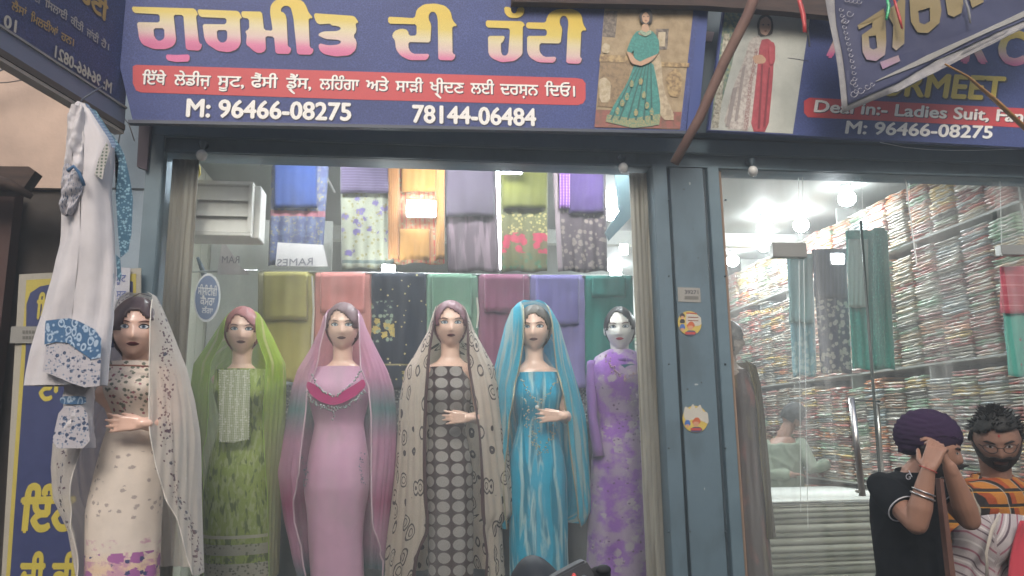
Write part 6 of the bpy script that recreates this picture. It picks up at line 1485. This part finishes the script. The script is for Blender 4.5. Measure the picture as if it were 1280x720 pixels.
# --- man with glasses and checked shirt
Y2 = -.60; t = thing('person', 'bearded man with glasses in orange and black checked shirt holding a striped cloth bundle', 'person', (V(1250, 640, Y2).x, Y2, .004))
Hc = V(1246, 551, Y2 - .02); hs = 1.12; M2 = Matrix.Translation(Hc) @ Matrix.Rotation(R(-34), 4, 'Z') @ Matrix.Rotation(R(17), 4, 'X')
bm = BM(); head_mesh(bm, M2, True, hs); ears(bm, M2, hs, True)
nk = V(1246, 598, Y2 + .02); cappedtube(bm, [Hc + Vector((0, .03, -.06)), nk, nk + Vector((0, 0, -.05))], [.066, .062, .07], 16)
cz = lambda py: V(1246, py, Y2).z; cx = V(1250, 640, Y2).x
secs = [(Vector((nk.x, Y2 + .04, cz(598))), .08, .06, 0), (Vector((nk.x, Y2 + .04, cz(606))), .15, .085, 0), (Vector((cx, Y2 + .04, cz(620))), .19, .11, 0), (Vector((cx, Y2 + .04, cz(650))), .185, .12, 0), (Vector((cx, Y2 + .04, cz(700))), .17, .12, 0), (Vector((cx, Y2 + .04, .9)), .165, .12, 0)]
ringbody(bm, secs)
aS, aE, aW = V(1200, 618, Y2 + .03), V(1196, 672, Y2 - .03), V(1218, 690, Y2 - .20)
bS, bE, bW = V(1300, 618, Y2 + .03), V(1316, 690, Y2 - .0), V(1282, 700, Y2 - .20)
for s_, e_, w_ in ((aS, aE, aW), (bS, bE, bW)): cappedtube(bm, [s_, e_], [.055, .045], 12); cappedtube(bm, [e_, w_], [.042, .028], 12)
hand(bm, aW, (.8, -.3, .15), (0, -1, .3), s=1.05, curl=.6, side=1); hand(bm, bW, (-.9, -.2, .0), (0, -1, .3), s=1.05, curl=.6, side=-1)
link('body', fuse(bm, .006, 1), m_sk2, t)
face(M2, t, plain('lip_dim', '#6a4038', .5, var=0), m_beard, True, hs, m_irisb, lash=False)
m_hair2 = plain('hair_black', '#15130f', .7, bump=.9, bscale=120, var=.3, nscale=60)
hairshell(M2, t, m_hair2, part=.01, s=hs, low=.0, grow=.016, male=True, hl=.064, side=.07, wav=.004, solid=.012)
bm = bmesh.new()    # tufts give the crown an uneven edge
for i in range(260):
    a = rnd.uniform(0, 6.28); th = rnd.uniform(0, 1.25); d = Vector((math.sin(th) * math.sin(a), -math.sin(th) * math.cos(a), math.cos(th)))
    if d.y < -.55 and d.z < .62: continue
    p = headpt(tuple(d), True, hs) + d * .018; q = p + d * rnd.uniform(.008, .02) + Vector((rnd.uniform(-.015, .015), -.008, rnd.uniform(-.004, .01)))
    tube(bm, [M2 @ p, M2 @ q], [.006, .001], 4)
obj('hair_tuft', bm, m_hair2, t)
beard(M2, t, hs, grow=.006)
# glasses
m_gl = plain('glasses_frame', '#17151a', .3)
gl = None
bm = bmesh.new()
for k in (-1, 1):
    tube(bm, [M2 @ (facept(k * .033 + .023 * math.cos(a), .001 + .017 * math.sin(a), True, hs, 0) * 1 + Vector((0, -(.018), 0))) for a in [2 * math.pi * i / 20 for i in range(21)]], .0018, 5, cap=False)
    tube(bm, [M2 @ (Vector((k * .060, -.085, .006)) * hs), M2 @ (Vector((k * .086, .0, .004)) * hs)], .0018, 5)
tube(bm, [M2 @ (Vector((-.012, -.118, .006)) * hs), M2 @ (Vector((0, -.121, .009)) * hs), M2 @ (Vector((.012, -.118, .006)) * hs)], .0018, 5)
obj('glasses', bm, m_gl, t, True)
face_patch('forehead_mark', M2, [(-.003, .045), (.003, .045), (.003, .055), (-.003, .055)], plain('red_thread', '#a02c2c', .7), t, True, hs, .003)
m_chk = cloth('checked_shirt', '#a56c30', [('vstripe', '#8f4424', .075, .5), ('vstripe', '#2a2626', .075, .22), ('hstripe', '#2f2a28', .065, .26), ('hstripe', '#bf8a35', .065, .05), ('vstripe', '#9a958a', .075, .04), ('flower', '#7c4a22', 4, .25)], sheen=0)
bm = BM(); ringbody(bm, [(c, rx + .014, ry + .018, y) for c, rx, ry, y in secs])
for s_, e_, w_ in ((aS, aE, aW), (bS, bE, bW)): cappedtube(bm, [s_, s_.lerp(e_, .5) + Vector((0, 0, 0)), e_], [.072, .066, .058], 14); cappedtube(bm, [e_, e_.lerp(w_, .8)], [.056, .042], 14)
me = wrinkle(fuse(bm, .008, 3), .007, 8); so_ = link('checked_shirt', me, m_chk, t); uvproj(so_)
rows = []
for r_, dz in ((.118, -.05), (.104, -.015), (.086, .02)): rows.append([nk + Vector((r_ * math.sin(a), .02 - r_ * math.cos(a) * 1.05, dz - .03 * (math.cos(a) > .2) * math.cos(a))) for a in [.25 + i * (2 * math.pi - .5) / 28 for i in range(29)]])
o = obj('shirt_collar', grid(rows, [[(j * .02, i * .03) for j in range(29)] for i in range(3)], thick=.004), m_chk, so_, True)
bm = BM()
for k in (-1, 1): cappedtube(bm, [(cx + k * .09, Y2 + .04, .95), (cx + k * .1, Y2 + .03, .52), (cx + k * .1, Y2 + .04, .10)], [.09, .065, .052], 14)
cappedtube(bm, [(cx - .07, Y2 + .04, .93), (cx + .07, Y2 + .04, .93)], [.125, .125], 14); link('trousers', fuse(bm, .012, 2), plain('grey_trousers', '#45454a', .9), t)
for k in (-1, 1): bm = BM(); cappedtube(bm, [(cx + k * .1, Y2 + .06, .055), (cx + k * .105, Y2 - .13, .045)], [.045, .04], 12); obj('shoe', bm, plain('shoe_black', '#1c1a1a', .5), t, True)
# the striped cloth he holds
m_str = cloth('striped_cloth', '#a79f9f', [('vstripe', '#5d4f57', .028, .22), ('vstripe', '#8d5a68', .056, .12), ('vstripe', '#c2bcba', .07, .1)], sheen=0)
bm = bmesh.new(); rows, uvs = [], []; Yc_ = Y2 - .24
for i in range(30):
    f = i / 29; row, uv = [], []
    for j in range(45):
        g_ = j / 44; x = 1199 + g_ * 110; top = 652 - 10 * math.sin(g_ * 3.1) + (14 * (1 - g_ * 8) if g_ < .12 else 0); py = top + f * (740 - top); p = V(x, py, Yc_)
        bul = .05 * math.sin(math.pi * min(1, f * 1.5)) * math.sin(math.pi * min(1, max(0, g_))) ; p.y -= bul + .014 * math.sin(g_ * 22 + f * 5 + 2 * math.sin(f * 3)) * min(1, f * 3); p.y += .05 * (abs(g_ - .5) * 2) ** 3
        row.append(p); cxx = .32 + .1 * f; uv.append(((g_ - cxx) * .34 * (1 - .3 * f) + (f * .22 * (1 if g_ > cxx else -1)), f * .3))
    rows.append(row); uvs.append(uv)
o = obj('striped_bundle', grid(rows, uvs, thick=.012), m_str, None, True); tag(o, 'grey and mauve striped cloth bundle held before the man with glasses', 'cloth bundle')
bm = BM(); tube(bm, [V(1250, 642, Yc_ - .06), V(1240, 662, Yc_ - .085), V(1233, 690, Yc_ - .09), V(1234, 722, Yc_ - .08)], [.006, .010, .007, .008], 8, flat=(1, .5)); obj('knot_tie', bm, cloth('tie_cream', '#b5aca0'), o, True)
rows = [[V(1262 + 16 * (1 - f) - 3 * f + g_ * (70), 652 + f * 95, Yc_ - .10) + Vector((0, .02 * math.sin(g_ * 7 + f * 3), 0)) for g_ in [j / 14 for j in range(15)]] for f in [i / 12 for i in range(13)]]
tag(obj('red_cloth', grid(rows, [[(j * .02, i * .02) for j in range(15)] for i in range(13)], thick=.01), cloth('red_cloth', '#b8404c'), None, True), 'coral red cloth hanging at the lower right corner beside the striped bundle', 'cloth')

# --- shop assistant sitting deep inside, pale shirt
Y3 = 2.8; t = thing('person', 'blurred person in pale green shirt with bowed dark head inside the shop behind the door', 'person', (V(985, 600, Y3).x, Y3, .164))
Hc = V(991, 520, Y3); M3 = Matrix.Translation(Hc) @ Matrix.Rotation(R(70), 4, 'Z') @ Matrix.Rotation(R(35), 4, 'X')
bm = BM(); head_mesh(bm, M3, True, .95); ears(bm, M3, .95, True)
B0 = V(978, 560, Y3); cappedtube(bm, [Hc + Vector((-.02, .0, -.04)), B0 + Vector((.01, 0, .09))], [.055, .06], 14)
secs = [(B0 + Vector((.01, 0, .09)), .09, .08, .3), (B0 + Vector((0, 0, .04)), .17, .11, .3), (B0, .19, .12, .3), (B0 + Vector((-.01, 0, -.2)), .18, .13, .3), (B0 + Vector((-.02, 0, -.45)), .18, .14, .3), (B0 + Vector((-.02, 0, -.6)), .17, .13, .3)]
ringbody(bm, secs)
cappedtube(bm, [B0 + Vector((.16, -.03, .02)), B0 + Vector((.2, -.14, -.18)), B0 + Vector((.33, -.2, -.12))], [.05, .042, .03], 12); hand(bm, B0 + Vector((.33, -.2, -.12)), (1, -.1, .1), (0, 0, -1), curl=.5)
cappedtube(bm, [B0 + Vector((-.18, -.02, .02)), B0 + Vector((-.2, -.1, -.22)), B0 + Vector((-.04, -.2, -.22))], [.05, .042, .03], 12); hand(bm, B0 + Vector((-.04, -.2, -.22)), (1, -.1, 0), (0, 0, -1), curl=.5, side=-1)
link('body', fuse(bm, .009, 1), m_sk2, t)
face(M3, t, m_lipd, m_beard, True, .95, m_irisb, lash=False)
hairshell(M3, t, plain('hair_grey_black', '#2c2f30', .8), s=.95, part=0, low=-.05, grow=.02, solid=.012)
bm = BM(); ringbody(bm, [(c, a + .015, b + .018, y) for c, a, b, y in secs[1:]]); cappedtube(bm, [B0 + Vector((.16, -.03, .02)), B0 + Vector((.2, -.14, -.18)), B0 + Vector((.29, -.18, -.14))], [.066, .06, .05], 12); cappedtube(bm, [B0 + Vector((-.18, -.02, .02)), B0 + Vector((-.2, -.1, -.22)), B0 + Vector((-.08, -.18, -.22))], [.066, .06, .05], 12)
link('shirt', wrinkle(fuse(bm, .01, 3), .01, 6), plain('pale_green_shirt', '#7d8776', .85), t)
bm = BM()
for k in (-1, 1): cappedtube(bm, [B0 + Vector((k * .09, 0, -.55)), (B0.x + k * .1, Y3, .6), (B0.x + k * .1, Y3, .25)], [.08, .065, .05], 12)
link('trousers', fuse(bm, .014, 2), plain('grey_trousers', '#45454a', .9), t)

# ---------------------------------------------------------------- motorcycle at the bottom edge
Ym = -1.55; P = lambda x, y, dy=0: at(x, y, Ym) + Vector((0, dy, 0))
c0 = P(690, 715); mt = thing('motorcycle', 'black motorcycle top with cowl, indicator and handlebar at the bottom edge', 'motorcycle', (c0.x, Ym, .004))
m_bk = plain('bike_black', '#24282e', .6, var=.2); m_bk2 = plain('bike_rubber', '#1a1b1e', .7); m_bg = plain('bike_grey', '#4a4c50', .5, var=.2)
bm = bmesh.new(); rows = []
for i in range(15):
    f = i / 14; row = []
    for j in range(17):
        a = math.pi * j / 16; x = 636 + f * 78; h = math.sin(math.pi * min(1, (f * .92 + .04)) ** .75) if f < .98 else .2
        top = P(x, 740 - 46 * h); bx = P(x, 745); r_ = .02 + .11 * math.sin(math.pi * min(.9, f * .8 + .1))
        row.append(Vector((top.x, Ym - r_ * math.cos(a), bx.z - .04 + (top.z - bx.z + .04) * math.sin(a))))
    rows.append(row)
obj('headlight_cowl', grid(rows, thick=.006), m_bk, mt, True)
bm = BM(); quadbox(bm, [(P(x, y).x, P(x, y).z) for x, y in ((664, 722), (686, 708), (712, 694), (720, 691), (728, 704), (733, 722))], Ym - .14, Ym - .09); bmesh.ops.bevel(bm, geom=bm.edges[:], offset=.006, segments=2, affect='EDGES'); obj('instrument_cowl', bm, m_bg, mt)
bm = BM(); ellip(bm, P(705, 712, -.145), (.008, .008, .015)); obj('red_light', bm, plain('bike_red', '#b8423e', .3, emis=.3), mt, True)
bm = BM(); tube(bm, [P(717, 713, -.14), P(717, 713, -.155)], .011, 14); obj('ignition_lock', bm, m_chrome, mt, True)
bm = BM(); tube(bm, [P(724, 716, -.1), P(735, 708, -.12), P(745, 704, -.14)], [.02, .02, .018], 14); obj('hand_grip', bm, m_bk2, mt, True)
bm = BM(); ellip(bm, P(740, 702, -.14), (.022, .02, .014)); obj('switch_box', bm, m_bk2, mt, True)
bm = BM(); tube(bm, [P(728, 724, -.15), P(748, 716, -.18), P(762, 711, -.2), P(773, 709, -.2)], [.006, .006, .005, .007], 8); obj('brake_lever', bm, m_bk, mt, True)
def wheel(cx_, nm='wheel'):
    bm = BM(); Rw = .3; tube(bm, [(cx_ + Rw * math.cos(a), Ym, .31 + Rw * math.sin(a)) for a in [2 * math.pi * i / 40 for i in range(41)]], .045, 10, cap=False); wo = obj(nm, bm, m_bk2, mt, True)
    bm = BM()
    for i in range(10): a = i * math.pi / 5; tube(bm, [(cx_, Ym, .31), (cx_ + .26 * math.cos(a), Ym, .31 + .26 * math.sin(a))], .006, 6)
    tube(bm, [(cx_, Ym - .05, .31), (cx_, Ym + .05, .31)], .04, 14); obj('spokes', bm, m_chrome, wo)
xf = P(668, 715).x - .12; wheel(xf); wheel(xf + 1.25)
bm = BM(); 
for k in (-.08, .08): tube(bm, [(xf, Ym + k, .31), (xf + .18, Ym + k, 1.0)], .022, 10)
obj('fork', bm, m_chrome, mt, True)
bm = BM(); tube(bm, [(xf + .2, Ym, .9), (xf + .45, Ym, .5), (xf + .8, Ym, .45), (xf + 1.25, Ym, .32)], .03, 8); tube(bm, [(xf + .25, Ym, .88), (xf + 1.1, Ym, .72)], .025, 8); obj('chassis', bm, m_bk, mt, True)
bm = BM(); ellip(bm, (xf + .45, Ym, .86), (.24, .13, .12)); obj('fuel_tank', bm, m_bk, mt, True)
bm = BM(); box(bm, xf + .62, xf + 1.25, Ym - .12, Ym + .12, .76, .86, .03); obj('saddle', bm, m_bk2, mt, True)
bm = BM(); box(bm, xf + .4, xf + .75, Ym - .12, Ym + .12, .36, .66, .04); obj('engine', bm, m_bg, mt, True)
